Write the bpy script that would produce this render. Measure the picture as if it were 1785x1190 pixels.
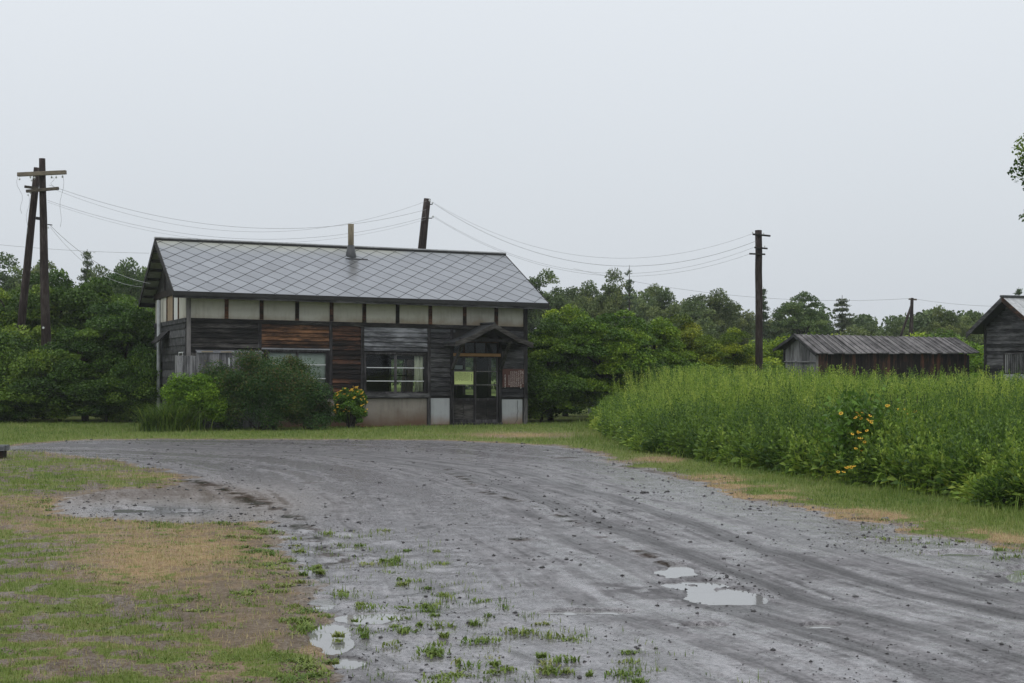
import bpy, math, random
import numpy as np
R=math.radians
for o in list(bpy.data.objects): bpy.data.objects.remove(o)
sc=bpy.context.scene
COL=sc.collection
# ---------------------------------------------------------------- camera
F=2700.0; PITCH=math.atan(45/F); EYE=1.6
cam_d=bpy.data.cameras.new('camera'); cam=bpy.data.objects.new('camera',cam_d); COL.objects.link(cam)
cam.location=(0,0,EYE); cam.rotation_euler=(math.pi/2+PITCH,0,0)
cam_d.sensor_width=36; cam_d.lens=36*F/1785; cam_d.clip_start=.1; cam_d.clip_end=3000
sc.camera=cam
# ---------------------------------------------------------------- world (overcast) + sun
SUN_EL,SUN_AZ=R(52),R(200)
w=bpy.data.worlds.new('World'); sc.world=w; w.use_nodes=True
nt=w.node_tree; nt.nodes.clear(); N=nt.nodes.new; Lk=nt.links.new
sky=N('ShaderNodeTexSky'); sky.sky_type='NISHITA'; sky.sun_disc=False
sky.sun_elevation=SUN_EL; sky.sun_rotation=SUN_AZ; sky.dust_density=3; sky.air_density=1.5
b1=N('ShaderNodeBackground'); b1.inputs[1].default_value=.1; Lk(sky.outputs[0],b1.inputs[0])
geo=N('ShaderNodeTexCoord'); sep=N('ShaderNodeSeparateXYZ'); Lk(geo.outputs['Generated'],sep.inputs[0])
nz=N('ShaderNodeTexNoise'); nz.inputs['Scale'].default_value=1.3; nz.inputs['Detail'].default_value=3
Lk(geo.outputs['Generated'],nz.inputs['Vector'])
ad=N('ShaderNodeMath'); ad.operation='MULTIPLY_ADD'; ad.inputs[1].default_value=.12; ad.inputs[2].default_value=-.06
Lk(nz.outputs[0],ad.inputs[0])
a2=N('ShaderNodeMath'); a2.operation='ADD'; Lk(sep.outputs['Z'],a2.inputs[0]); Lk(ad.outputs[0],a2.inputs[1])
rp=N('ShaderNodeValToRGB'); e=rp.color_ramp.elements
e[0].position=0; e[0].color=(.62,.665,.725,1); e[1].position=.24; e[1].color=(.80,.84,.89,1)
x=e.new(1.0); x.color=(1.45,1.48,1.5,1)
Lk(a2.outputs[0],rp.inputs[0])
b2=N('ShaderNodeBackground'); b2.inputs[1].default_value=1.0; Lk(rp.outputs[0],b2.inputs[0])
mx=N('ShaderNodeMixShader'); mx.inputs[0].default_value=.93; Lk(b1.outputs[0],mx.inputs[1]); Lk(b2.outputs[0],mx.inputs[2])
wo=N('ShaderNodeOutputWorld'); Lk(mx.outputs[0],wo.inputs[0])
sd=bpy.data.lights.new('sun','SUN'); sd.energy=.5; sd.angle=R(35); sd.color=(1,.97,.93)
so=bpy.data.objects.new('sun',sd); COL.objects.link(so); so.rotation_euler=(math.pi/2-SUN_EL,0,math.pi-SUN_AZ)
sc.view_settings.view_transform='Standard'; sc.view_settings.look='None'; sc.view_settings.gamma=1
sc.view_settings.exposure=0.0
sc.cycles.max_bounces=6; sc.cycles.diffuse_bounces=3; sc.cycles.glossy_bounces=3
sc.cycles.transparent_max_bounces=8; sc.cycles.volume_bounces=1
# ---------------------------------------------------------------- measuring helpers
CA,SA=math.cos(PITCH),math.sin(PITCH)
def ray(px,py):
    x=(px-892.5)/F; y=(595-py)/F
    return x,CA-y*SA,SA+y*CA
def gnd(px,py,z=0.0):
    r=ray(px,py); t=(z-EYE)/r[2]; return r[0]*t,r[1]*t
def at(px,py,d):
    r=ray(px,py); t=d/r[1]; return (r[0]*t,d,EYE+r[2]*t)
rng=np.random.default_rng(7); random.seed(7)
# value noise for mesh-side masks
_T=rng.random((256,256))
def vn(x,y,s=0):
    x=np.asarray(x,float)+s*17.3; y=np.asarray(y,float)+s*9.7
    xi=np.floor(x).astype(int); yi=np.floor(y).astype(int); fx=x-xi; fy=y-yi
    fx=fx*fx*(3-2*fx); fy=fy*fy*(3-2*fy)
    g=lambda a,b:_T[a&255,b&255]
    return (g(xi,yi)*(1-fx)+g(xi+1,yi)*fx)*(1-fy)+(g(xi,yi+1)*(1-fx)+g(xi+1,yi+1)*fx)*fy
def fbm(x,y,s=0,o=4):
    v=0;a=.5;t=0
    for i in range(o): v=v+a*vn(x*2**i,y*2**i,s+i); t+=a; a*=.5
    return v/t
def sstep(a,b,x):
    t=np.clip((x-a)/(b-a),0,1); return t*t*(3-2*t)
# ---------------------------------------------------------------- objects
def tag(o,label=None,cat=None,group=None,kind=None):
    if label:o['label']=label
    if cat:o['category']=cat
    if group:o['group']=group
    if kind:o['kind']=kind
    return o
def empty(name,loc,rz=0,label=None,cat=None,group=None,scale=None):
    o=bpy.data.objects.new(name,None); COL.objects.link(o); o.location=loc; o.rotation_euler=(0,0,rz)
    o.empty_display_size=.3
    if scale: o.scale=scale
    return tag(o,label,cat,group)
def np_mesh(name,V,Fc,attrs=None,smooth=False):
    V=np.asarray(V,np.float32); Fc=np.asarray(Fc,np.int32); k=Fc.shape[1]
    m=bpy.data.meshes.new(name); m.vertices.add(len(V)); m.vertices.foreach_set('co',V.ravel())
    m.loops.add(Fc.size); m.loops.foreach_set('vertex_index',Fc.ravel())
    m.polygons.add(len(Fc)); m.polygons.foreach_set('loop_start',np.arange(0,Fc.size,k,dtype=np.int32))
    m.update(calc_edges=True)
    for n,a in (attrs or {}).items():
        at_=m.attributes.new(n,'FLOAT','POINT'); at_.data.foreach_set('value',np.asarray(a,np.float32))
    if smooth: m.polygons.foreach_set('use_smooth',np.ones(len(Fc),bool))
    return m
def link(name,mesh,mat=None,parent=None):
    o=bpy.data.objects.new(name,mesh); COL.objects.link(o)
    if mat is not None and len(mesh.materials)==0: mesh.materials.append(mat)
    if parent: o.parent=parent
    return o
class MB:
    def __init__(s,tf=None): s.v=[];s.f=[];s.t=[];s.tf=tf
    def add(s,vs,fs,tone=None):
        b=len(s.v); s.v+= [tuple(p) for p in vs]; s.f+=[tuple(i+b for i in q) for q in fs]
        t=random.random() if tone is None else tone; s.t+=[t]*len(vs); return s
    def box(s,a,b,tone=None,jit=0):
        x0,y0,z0=a;x1,y1,z1=b
        vs=[(x0,y0,z0),(x1,y0,z0),(x1,y1,z0),(x0,y1,z0),(x0,y0,z1),(x1,y0,z1),(x1,y1,z1),(x0,y1,z1)]
        if jit: vs=[tuple(c+random.uniform(-jit,jit) for c in p) for p in vs]
        return s.add(vs,[(0,3,2,1),(4,5,6,7),(0,1,5,4),(1,2,6,5),(2,3,7,6),(3,0,4,7)],tone)
    def hexa(s,q,n,th,tone=None):
        # q = 4 corners of the outer face, n = inward normal, th = thickness
        i=[tuple(p[k]+n[k]*th for k in range(3)) for p in q]
        return s.add(list(q)+i,[(0,1,2,3),(7,6,5,4),(0,4,5,1),(1,5,6,2),(2,6,7,3),(3,7,4,0)],tone)
    def beam(s,p,q,wd,ht,up=(0,0,1),tone=None):
        p=np.array(p,float);q=np.array(q,float);d=q-p;d/=np.linalg.norm(d);u=np.array(up,float)
        sd_=np.cross(d,u); sd_/=np.linalg.norm(sd_); u=np.cross(sd_,d)
        c=[(-1,-1),(1,-1),(1,1),(-1,1)]
        vs=[p+sd_*a*wd/2+u*b_*ht/2 for a,b_ in c]+[q+sd_*a*wd/2+u*b_*ht/2 for a,b_ in c]
        return s.add(vs,[(0,3,2,1),(4,5,6,7),(0,1,5,4),(1,2,6,5),(2,3,7,6),(3,0,4,7)],tone)
    def tube(s,pts,rad,n=8,tone=None,cap=True):
        pts=[np.array(p,float) for p in pts]
        if not hasattr(rad,'__len__'): rad=[rad]*len(pts)
        b=len(s.v); t=random.random() if tone is None else tone
        for i,p in enumerate(pts):
            d=pts[min(i+1,len(pts)-1)]-pts[max(i-1,0)]; d/=np.linalg.norm(d)+1e-9
            a=np.cross(d,(0,0,1) if abs(d[2])<.9 else (1,0,0)); a/=np.linalg.norm(a); c=np.cross(d,a)
            for k in range(n):
                g=2*math.pi*k/n; s.v.append(tuple(p+rad[i]*(a*math.cos(g)+c*math.sin(g)))); s.t.append(t)
        for i in range(len(pts)-1):
            for k in range(n):
                k2=(k+1)%n; s.f.append((b+i*n+k,b+i*n+k2,b+(i+1)*n+k2,b+(i+1)*n+k))
        if cap:
            s.f.append(tuple(b+k for k in range(n))[::-1]); s.f.append(tuple(b+(len(pts)-1)*n+k for k in range(n)))
        return s
    def build(s,name,mat,parent=None,smooth=False,bevel=0):
        v=[s.tf(p) for p in s.v] if s.tf else s.v
        m=bpy.data.meshes.new(name); m.from_pydata([tuple(map(float,p)) for p in v],[],s.f); m.update()
        a=m.attributes.new('tone','FLOAT','POINT'); a.data.foreach_set('value',np.array(s.t,np.float32))
        if smooth: m.polygons.foreach_set('use_smooth',np.ones(len(m.polygons),bool))
        o=link(name,m,mat,parent)
        if bevel:
            bv=o.modifiers.new('bev','BEVEL'); bv.width=bevel; bv.segments=1; bv.limit_method='ANGLE'
        return o
# ---------------------------------------------------------------- materials
MATS={}
def newmat(name,rough=.8,spec=.3):
    m=bpy.data.materials.new(name); m.use_nodes=True; n=m.node_tree; p=n.nodes['Principled BSDF']
    p.inputs['Roughness'].default_value=rough; p.inputs['Specular IOR Level'].default_value=spec
    return m,n,p
def nd(n,t,**kw):
    x=n.nodes.new(t)
    for k,v in kw.items(): setattr(x,k,v)
    return x
def noise(n,vec,scale,detail=4,rough=.55,dist=0):
    x=nd(n,'ShaderNodeTexNoise'); x.inputs['Scale'].default_value=scale; x.inputs['Detail'].default_value=detail
    x.inputs['Roughness'].default_value=rough; x.inputs['Distortion'].default_value=dist
    if vec is not None: n.links.new(vec,x.inputs['Vector'])
    return x.outputs[0]
def ramp(n,fac,stops):
    r=nd(n,'ShaderNodeValToRGB'); e=r.color_ramp.elements
    while len(e)<len(stops): e.new(.5)
    for i,(p,c) in enumerate(stops): e[i].position=p; e[i].color=(*c,1) if hasattr(c,'__len__') else (c,c,c,1)
    n.links.new(fac,r.inputs[0]); return r.outputs[0]
def mixc(n,fac,a,b,mode='MIX'):
    m=nd(n,'ShaderNodeMix',data_type='RGBA',blend_type=mode)
    for s,v in ((0,fac),(6,a),(7,b)):
        if hasattr(v,'links') or isinstance(v,bpy.types.NodeSocket): n.links.new(v,m.inputs[s])
        elif s==0: m.inputs[0].default_value=v
        else: m.inputs[s].default_value=(*v,1)
    return m.outputs[2]
def math_(n,op,a,b=None,c=None):
    m=nd(n,'ShaderNodeMath',operation=op)
    for i,v in enumerate((a,b,c)):
        if v is None: continue
        if isinstance(v,bpy.types.NodeSocket): n.links.new(v,m.inputs[i])
        else: m.inputs[i].default_value=v
    return m.outputs[0]
def attr(n,name):
    a=nd(n,'ShaderNodeAttribute',attribute_name=name); return a.outputs['Fac']
def coords(n,scale=(1,1,1),rot=(0,0,0)):
    t=nd(n,'ShaderNodeTexCoord'); m=nd(n,'ShaderNodeMapping'); m.inputs['Scale'].default_value=scale
    m.inputs['Rotation'].default_value=rot
    n.links.new(t.outputs['Object'],m.inputs[0]); return m.outputs[0]
def bump(n,p,h,dist=.01,strength=1):
    b=nd(n,'ShaderNodeBump'); b.inputs['Distance'].default_value=dist; b.inputs['Strength'].default_value=strength
    n.links.new(h,b.inputs['Height']); n.links.new(b.outputs[0],p.inputs['Normal']); return b
def wood(name,dark,mid,light,axis='x',rough=.72,bal=.5,streak=1.0):
    """weathered wood: grain along an axis, per-board tone, blotches"""
    m,n,p=newmat(name,rough,.16)
    sc_={'x':(1.2,14,14),'z':(14,14,1.2),'y':(14,1.2,14)}[axis]
    v=coords(n,sc_); t=attr(n,'tone')
    of=nd(n,'ShaderNodeVectorMath',operation='ADD'); cb=nd(n,'ShaderNodeCombineXYZ')
    tt=math_(n,'MULTIPLY',t,37.0); n.links.new(tt,cb.inputs[0]); n.links.new(tt,cb.inputs[1])
    n.links.new(v,of.inputs[0]); n.links.new(cb.outputs[0],of.inputs[1])
    g=noise(n,of.outputs[0],3.0,6,.65,.4)
    v2=coords(n,{'x':(.9,3,3),'z':(3,3,.9),'y':(3,.9,3)}[axis]); bl=noise(n,v2,1.6,4,.6)
    s=math_(n,'MULTIPLY_ADD',g,.8,math_(n,'MULTIPLY_ADD',bl,.75,math_(n,'MULTIPLY_ADD',t,.3,bal-.925)))
    c=ramp(n,s,[(.30,dark),(.52,mid),(.78,light)])
    n.links.new(c,p.inputs['Base Color'])
    rr=math_(n,'MULTIPLY_ADD',g,.35,rough-.2); n.links.new(rr,p.inputs['Roughness'])
    bump(n,p,g,.006,.8)
    return m
WD=wood('charred_wood',(.005,.005,.005),(.02,.018,.017),(.10,.095,.09),bal=.52)
WG=wood('silver_grey_wood',(.010,.010,.011),(.07,.072,.08),(.27,.28,.30),bal=.55)
WGm=wood('grey_wood',(.007,.007,.008),(.032,.032,.034),(.13,.13,.135),bal=.54)
WB=wood('brown_exposed_wood',(.010,.008,.007),(.045,.024,.015),(.26,.13,.065),bal=.5)
WBd=wood('dark_brown_wood',(.006,.005,.005),(.022,.014,.011),(.14,.062,.034),bal=.5)
WPz=wood('post_wood',(.010,.0095,.010),(.034,.032,.034),(.12,.115,.12),'z')
WPl=wood('pale_post_wood',(.03,.03,.032),(.09,.087,.087),(.2,.19,.19),'z',bal=.6)
WVg=wood('grey_vertical_board',(.02,.02,.022),(.1,.1,.105),(.27,.27,.28),'z',bal=.62)
WVr=wood('rusty_vertical_board',(.008,.007,.007),(.028,.02,.018),(.15,.06,.035),'z',bal=.48)
WO=wood('new_orange_wood',(.16,.08,.035),(.30,.17,.08),(.38,.22,.11),bal=.6)
WRf=wood('plank_roof_wood',(.025,.023,.024),(.085,.08,.082),(.19,.18,.18),'y',bal=.56)
WPole=wood('creosote_pole',(.008,.006,.006),(.028,.019,.017),(.1,.085,.08),'z',bal=.5)
WPoleL=wood('weathered_arm_wood',(.03,.026,.022),(.1,.085,.07),(.2,.17,.13),'x',bal=.55)
WTrunk=wood('bark',(.015,.012,.01),(.05,.042,.036),(.12,.105,.09),'z')
def plaster(name,c,stain,c2,zs=None,bal=.62):
    m,n,p=newmat(name,.85,.2); v=coords(n,(1,1,1))
    a=noise(n,v,1.7,5,.6); b=noise(n,coords(n,(6,6,.8)),2.5,4,.6)
    s=math_(n,'MULTIPLY_ADD',a,.6,math_(n,'MULTIPLY',b,.4))
    col=ramp(n,s,[(.3,c2),(bal-.08,c)])
    if zs:
        sp=nd(n,'ShaderNodeSeparateXYZ'); n.links.new(v,sp.inputs[0])
        zz=math_(n,'MULTIPLY_ADD',a,.5,sp.outputs['Z'])
        f=nd(n,'ShaderNodeMapRange'); n.links.new(zz,f.inputs[0]); f.inputs[1].default_value=zs[0]; f.inputs[2].default_value=zs[1]
        f.inputs[3].default_value=1; f.inputs[4].default_value=0
        col=mixc(n,f.outputs[0],col,stain)
    n.links.new(col,p.inputs['Base Color']); bump(n,p,a,.004,.4); return m
PLA=plaster('cream_plaster',(.49,.48,.43),(.27,.23,.17),(.35,.33,.28),(3.0,3.22))
PLW=plaster('white_board',(.62,.63,.62),None,(.45,.45,.44))
PLT=plaster('tan_board',(.3,.23,.16),None,(.2,.15,.1))
CON=plaster('stained_concrete',(.23,.21,.185),(.12,.075,.05),(.15,.135,.12),(.28,.75))
CONW=plaster('whitewashed_base',(.33,.345,.36),(.2,.14,.10),(.25,.26,.27),(.27,.62))
def plain(name,c,rough=.7,spec=.3,metal=0,var=.25,scale=8):
    m,n,p=newmat(name,rough,spec); p.inputs['Metallic'].default_value=metal
    a=noise(n,coords(n),scale,4)
    n.links.new(ramp(n,a,[(.3,tuple(k*(1-var) for k in c)),(.7,tuple(k*(1+var) for k in c))]),p.inputs['Base Color'])
    return m
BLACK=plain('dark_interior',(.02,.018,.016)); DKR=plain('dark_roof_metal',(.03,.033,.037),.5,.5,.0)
RIDGE=plain('ridge_metal',(.36,.37,.38),.45,.5); IRON=plain('iron',(.02,.02,.02),.5); PORC=plain('porcelain',(.6,.62,.62),.3,.5)
WIREM=plain('wire_cable',(.3,.31,.32),.6); STEEL=plain('white_frame',(.55,.57,.58),.4,.5,0,.1)
CURT=plain('cream_curtain',(.5,.45,.34),.9,.1,0,.1); CURTW=plain('white_curtain',(.33,.33,.285),.9,.1,0,.08)
PAPER=plain('yellow_green_paper',(.62,.72,.3),.8,.2,0,.05); PAPW=plain('white_paper',(.7,.7,.68),.8,.2,0,.05)
SIGNB=plain('oxblood_sign',(.075,.028,.022),.6,.4,0,.25,5); INKB=plain('black_ink',(.03,.04,.03),.8); INKW=plain('white_paint',(.66,.62,.6),.7)
CHIM=wood('pipe_patina',(.05,.042,.03),(.13,.11,.075),(.24,.21,.15),'z',rough=.7,bal=.6)
STONE=plain('dark_wet_stone',(.035,.033,.034),.35,.5,0,.4,30)
PIPE=plain('grey_downpipe',(.3,.32,.33),.6,.3,0,.2)
# roof tiles
def roof_mat():
    m,n,p=newmat('grey_diamond_sheet',.42,.5); t=attr(n,'tone'); g=attr(n,'moss'); s=attr(n,'soot')
    a=noise(n,coords(n),2.2,5,.6); b=noise(n,coords(n),25,3,.6)
    q=math_(n,'MULTIPLY_ADD',t,.20,math_(n,'MULTIPLY_ADD',b,.3,math_(n,'MULTIPLY',a,.6)))
    c=ramp(n,q,[(.35,(.155,.168,.19)),(.8,(.25,.268,.296))])
    c=mixc(n,g,c,(.34,.345,.27))
    sp=nd(n,'ShaderNodeSeparateXYZ'); n.links.new(coords(n),sp.inputs[0])
    kk=3.9305/3.59; wv=math_(n,'MULTIPLY_ADD',sp.outputs['Y'],-kk,2.98-.52*kk)  # metres below the flue
    cx=math_(n,'MULTIPLY_ADD',wv,-.26,4.99); dx=math_(n,'ABSOLUTE',math_(n,'SUBTRACT',sp.outputs['X'],cx))
    dx=math_(n,'ADD',dx,math_(n,'MULTIPLY_ADD',noise(n,coords(n),5,4,.6),.3,-.15))
    ma=nd(n,'ShaderNodeMapRange',interpolation_type='SMOOTHSTEP'); n.links.new(dx,ma.inputs[0]); ma.inputs[1].default_value=.05; ma.inputs[2].default_value=.2; ma.inputs[3].default_value=1; ma.inputs[4].default_value=0
    mbn=nd(n,'ShaderNodeMapRange'); n.links.new(wv,mbn.inputs[0]); mbn.inputs[1].default_value=.9; mbn.inputs[2].default_value=2.1; mbn.inputs[3].default_value=.9; mbn.inputs[4].default_value=0
    mc=math_(n,'GREATER_THAN',wv,-.1)
    c=mixc(n,math_(n,'MULTIPLY',math_(n,'MULTIPLY',ma.outputs[0],mbn.outputs[0]),mc),c,(.055,.058,.06))
    n.links.new(c,p.inputs['Base Color'])
    n.links.new(math_(n,'MULTIPLY_ADD',a,.3,.3),p.inputs['Roughness']); bump(n,p,a,.01,.3); return m
ROOF=roof_mat()
def glass_mat(name,tint=(.9,.95,.95),rough=.02):
    m=bpy.data.materials.new(name); m.use_nodes=True; n=m.node_tree; n.nodes.clear()
    g=nd(n,'ShaderNodeBsdfGlossy'); g.inputs['Roughness'].default_value=rough
    t=nd(n,'ShaderNodeBsdfTransparent'); t.inputs[0].default_value=(*tint,1)
    f=nd(n,'ShaderNodeFresnel'); f.inputs[0].default_value=1.5
    mx=nd(n,'ShaderNodeMixShader'); o=nd(n,'ShaderNodeOutputMaterial')
    n.links.new(math_(n,'MULTIPLY_ADD',f.outputs[0],.32,.0),mx.inputs[0]); n.links.new(t.outputs[0],mx.inputs[1]); n.links.new(g.outputs[0],mx.inputs[2])
    n.links.new(mx.outputs[0],o.inputs[0]); return m
GLASS=glass_mat('window_glass')
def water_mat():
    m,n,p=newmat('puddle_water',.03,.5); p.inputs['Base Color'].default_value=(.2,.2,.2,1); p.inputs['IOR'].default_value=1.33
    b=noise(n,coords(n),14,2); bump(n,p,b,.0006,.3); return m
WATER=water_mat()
def leaf_mat(name,a,b,c,trans=.25,rough=.55):
    """leaf colour from per-leaf 'tone' and the object's own tint"""
    m,n,p=newmat(name,rough,.28); t=attr(n,'tone')
    oi=nd(n,'ShaderNodeObjectInfo'); v=coords(n)
    ns=noise(n,v,1.1,2)
    s=math_(n,'MULTIPLY_ADD',ns,.5,math_(n,'MULTIPLY_ADD',t,.75,-.15))
    col=ramp(n,s,[(.12,a),(.5,b),(.88,c)])
    col=mixc(n,1.0,col,oi.outputs['Color'],'MULTIPLY')
    n.links.new(col,p.inputs['Base Color'])
    tr=nd(n,'ShaderNodeBsdfTranslucent'); n.links.new(col,tr.inputs[0])
    mx=nd(n,'ShaderNodeMixShader'); mx.inputs[0].default_value=trans
    n.links.new(p.outputs[0],mx.inputs[1]); n.links.new(tr.outputs[0],mx.inputs[2])
    n.links.new(mx.outputs[0],n.nodes['Material Output'].inputs[0]); return m
LEAF=leaf_mat('leaf_green',(.035,.075,.012),(.095,.165,.022),(.24,.32,.045))
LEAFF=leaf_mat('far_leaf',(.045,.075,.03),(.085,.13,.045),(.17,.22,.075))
NEEDLE=leaf_mat('conifer_needles',(.04,.065,.042),(.07,.10,.058),(.11,.15,.075))
SHRUBM=leaf_mat('azalea_leaf',(.022,.05,.015),(.055,.095,.024),(.17,.10,.045))
WEED=leaf_mat('weed_leaf',(.05,.105,.02),(.18,.285,.036),(.38,.45,.08),.35)
BLADE=leaf_mat('grass_blade',(.06,.13,.018),(.18,.24,.05),(.42,.34,.19),.25,.6)
PET=leaf_mat('orange_petal',(.85,.47,.03),(.9,.6,.06),(.92,.72,.14),.3)
CONE=plain('flower_cone',(.16,.06,.01),.9)
# ---------------------------------------------------------------- ground
def poly(px): return np.array([gnd(*p) for p in px])
def sdf(P,X,Y):
    """signed distance in metres to a closed polygon, positive inside"""
    d=np.full(X.shape,1e9); ins=np.zeros(X.shape,bool); n_=len(P)
    for i in range(n_):
        a=P[i];b=P[(i+1)%n_]; e=b-a; w0=X-a[0]; w1=Y-a[1]
        t=np.clip((w0*e[0]+w1*e[1])/(e@e+1e-12),0,1); dx=w0-e[0]*t; dy=w1-e[1]*t
        d=np.minimum(d,dx*dx+dy*dy)
        c=((a[1]<=Y)&(b[1]>Y)&(e[0]*w1-e[1]*w0>0))|((a[1]>Y)&(b[1]<=Y)&(e[0]*w1-e[1]*w0<0)); ins^=c
    d=np.sqrt(d); return np.where(ins,d,-d)
def pdist(P,X,Y):
    d=np.full(X.shape,1e9)
    for i in range(len(P)-1):
        a=P[i];b=P[i+1]; e=b-a; w0=X-a[0]; w1=Y-a[1]
        t=np.clip((w0*e[0]+w1*e[1])/(e@e),0,1); d=np.minimum(d,(w0-e[0]*t)**2+(w1-e[1]*t)**2)
    return np.sqrt(d)
ROAD=poly([(-700,778),(0,779),(50,774),(151,768),(300,766),(600,767),(760,768),(885,773),(976,778),(1036,788),(1060,800),(1097,816),
  (1188,833),(1288,866),(1389,889),(1515,914),(1641,942),(1785,966),(2100,1010),(2600,1150),(2700,1500),(590,1500),(570,1190),(550,1143),(534,1093),(519,1022),
  (509,982),(479,942),(454,912),(302,914),(126,906),(85,892),(118,864),(168,854),(277,852),(330,840),(300,827),(193,801),(134,797),(84,790),(12,785),(-700,788)])
REDGE=poly([(600,767),(885,773),(976,778),(1060,800),(1188,833),(1389,889),(1641,942),(1785,966),(2600,1150)])
FLOW=poly([(-300,772),(300,778),(620,790),(820,815),(1010,870),(1260,960),(1500,1040),(1785,1110),(2600,1330)])
LEDGE=poly([(340,838),(430,868),(500,895),(560,950),(620,1010),(760,1100),(960,1200)])
PUD=[(225,889,38,5),(330,892,30,3),(1180,995,42,11),(1212,1018,55,9),(1262,1038,66,14),(1310,1043,30,10),(578,1112,38,24),(1025,1066,90,5),
     (1430,1090,30,5),(1785,1003,40,14),(600,1155,34,10),(640,1075,50,10),(560,1050,28,9),(1560,945,50,4),(1660,965,60,5),(1240,1090,45,4)]
def ground_fields(X,Y):
    Z_=-EYE; yc=Y*CA+Z_*SA; zc=-Y*SA+Z_*CA
    px=892.5+F*X/yc; py=595-F*zc/yc
    rd=sdf(ROAD,X,Y)+(fbm(X*1.7,Y*1.7,1)-.5)*.7+(fbm(X*9,Y*9,4)-.5)*.28
    wob=(fbm(X*1.1,Y*1.1,11)-.5)*1.1
    pud=np.zeros(X.shape)
    for cx,cy,rx,ry in PUD:
        q=((px-cx)/rx)**2+((py-cy)/ry)**2
        pud=np.maximum(pud,np.clip(1.35-q,-.6,1))
    pud=np.clip(pud+wob*.8+2.2*(fbm(X*6,Y*6,13)-.5),0,1)*(pud>0)
    q=pdist(FLOW,X,Y); side=np.where((FLOW[3][0]-X)*0+1>0,1,1)
    qq=q+.55*fbm(X*.16,Y*.16,3); trk=vn(qq*1.7,Y*.03,5)*.30+vn(qq*4.6,Y*.05,8)*.34+vn(qq*11,Y*.10,9)*.24+vn(qq*24,Y*.25,12)*.14
    trk=trk+.22*(fbm(X*2.2,Y*2.2,10)-.5)+.2*(fbm(X*13,Y*13,14)-.5)
    le=pdist(LEDGE,X,Y)
    rut=sstep(.055,.015,np.abs(vn(qq*2.9,Y*.035,55)-.5))*sstep(.40,.55,fbm(X*.5,Y*.5,56))+sstep(.05,.01,np.abs(vn(qq*4.3,Y*.05,57)-.45))*sstep(.45,.6,fbm(X*.6,Y*.6,58))*.7
    trk=trk-.32*rut*sstep(.38,.5,fbm(X*7,Y*7,59))
    def bl(cx,cy,rx,ry): return np.exp(-((px-cx)/rx)**2-((py-cy)/ry)**2)
    moss=np.exp(-(le/(.07+.22*fbm(X*.8,Y*.8,21)**2))**2)*sstep(.42,.52,fbm(X*3.6,Y*3.6,22))*sstep(.35,.6,fbm(X*14,Y*14,23)+.12)*1.6*(py>832)*(py<985)
    seam=pdist(poly([(775,815),(800,830),(850,860),(930,880),(1000,910),(1090,950),(1160,985)]),X,Y)
    moss2=np.exp(-(seam/.09)**2)*sstep(.5,.58,fbm(X*6,Y*6,25))
    wetL=sstep(1.25,.2,le)*(py>925)
    wet=np.clip((.15+1.0*sstep(.44,.60,trk)+.75*wetL+.5*sstep(.6,0,np.abs(rd-.8))*(px>1100)+.35*(fbm(X*.7,Y*.7,31)-.5))*(1-.95*np.clip(1.4*bl(290,880,200,30),0,1))+2.4*bl(270,889,150,15)+1.2*bl(165,811,50,3)+1.2*bl(1092,807,40,3)+1.0*bl(440,906,60,10)+.8*bl(1100,1066,260,9)+.7*bl(1600,950,220,16),0,1)*sstep(-.15,.1,rd)
    grass=np.where(rd<0,sstep(0,.35,-rd),0)
    n1=fbm(X*.75,Y*.75,41); n2=fbm(X*2.3,Y*2.3,42); n3=fbm(X*7,Y*7,43)
    left=(px<620)&(py>790)
    # dry and bare patches of the near left lawn
    def bl(cx,cy,rx,ry): return np.exp(-((px-cx)/rx)**2-((py-cy)/ry)**2)
    bare=bl(430,1040,90,130)*.9+bl(330,960,160,50)*.5+bl(60,900,120,22)*.6+bl(400,1170,140,60)*.5
    dry=bl(260,985,140,50)*1.1+bl(120,925,160,18)*.6+bl(40,880,90,14)*.6+bl(250,832,90,9)*.5+bl(60,1140,90,50)*.3+bl(370,950,80,30)*.4
    dry+=bl(900,760,150,7)*1.0+bl(1150,803,60,6)*1.2
    redge=pdist(REDGE,X,Y); dry+=sstep(1080,1300,px)*(rd<0)*np.exp(-((redge-.35)/.5)**2)*(.25+1.3*sstep(.38,.62,n2))
    dry+=np.where((py<800)&(rd<0),.35*np.exp(-(rd/.5)**2),0)
    gl=np.where(left,np.clip(.56+1.5*(n2-.5)+3.4*(n3-.5)+.8*(n1-.5)-bare*.75-dry*.4,0,1),np.clip(1.0-.75*np.clip(dry,0,1)+.6*(n2-.5),0.1,1))
    grass=grass*gl
    dry=np.clip(dry*(.3+1.2*n2)+(.04+.6*(n1-.45)+1.4*(n3-.5))*left,0,1)*(rd<.05)
    soil=np.clip(np.where(left,bare*.5+.62,.25)*1.1,0,1)*(rd<.1)+1.0*np.clip(1.7*bl(290,880,180,30),0,.5)*np.clip(1-1.5*bl(270,891,115,9),0,1)*(rd>0)
    # sparse tufts in the wet strip
    sp=wetL*(rd>0)*sstep(.56,.68,fbm(X*6.3,Y*6.3,51))*.45*sstep(.3,1.2,le+.6)
    sp=np.maximum(sp,(rd>0)*sstep(1.0,.2,redge)*(px>1500)*sstep(.56,.64,fbm(X*4,Y*4,52))*.7)
    return dict(fq=qq,fs=Y,rd=rd,pud=pud,trk=trk,moss=np.clip(moss+moss2+1.5*bl(907,941,20,3)+1.2*bl(410,795,18,1.2)+1.2*bl(990,798,26,1.3)+bl(545,842,30,1)+bl(1500,905,25,2),0,1),wet=wet,grass=np.maximum(grass,0),sparse=sp,dry=dry,soil=soil,px=px,py=py,wetL=wetL)
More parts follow.
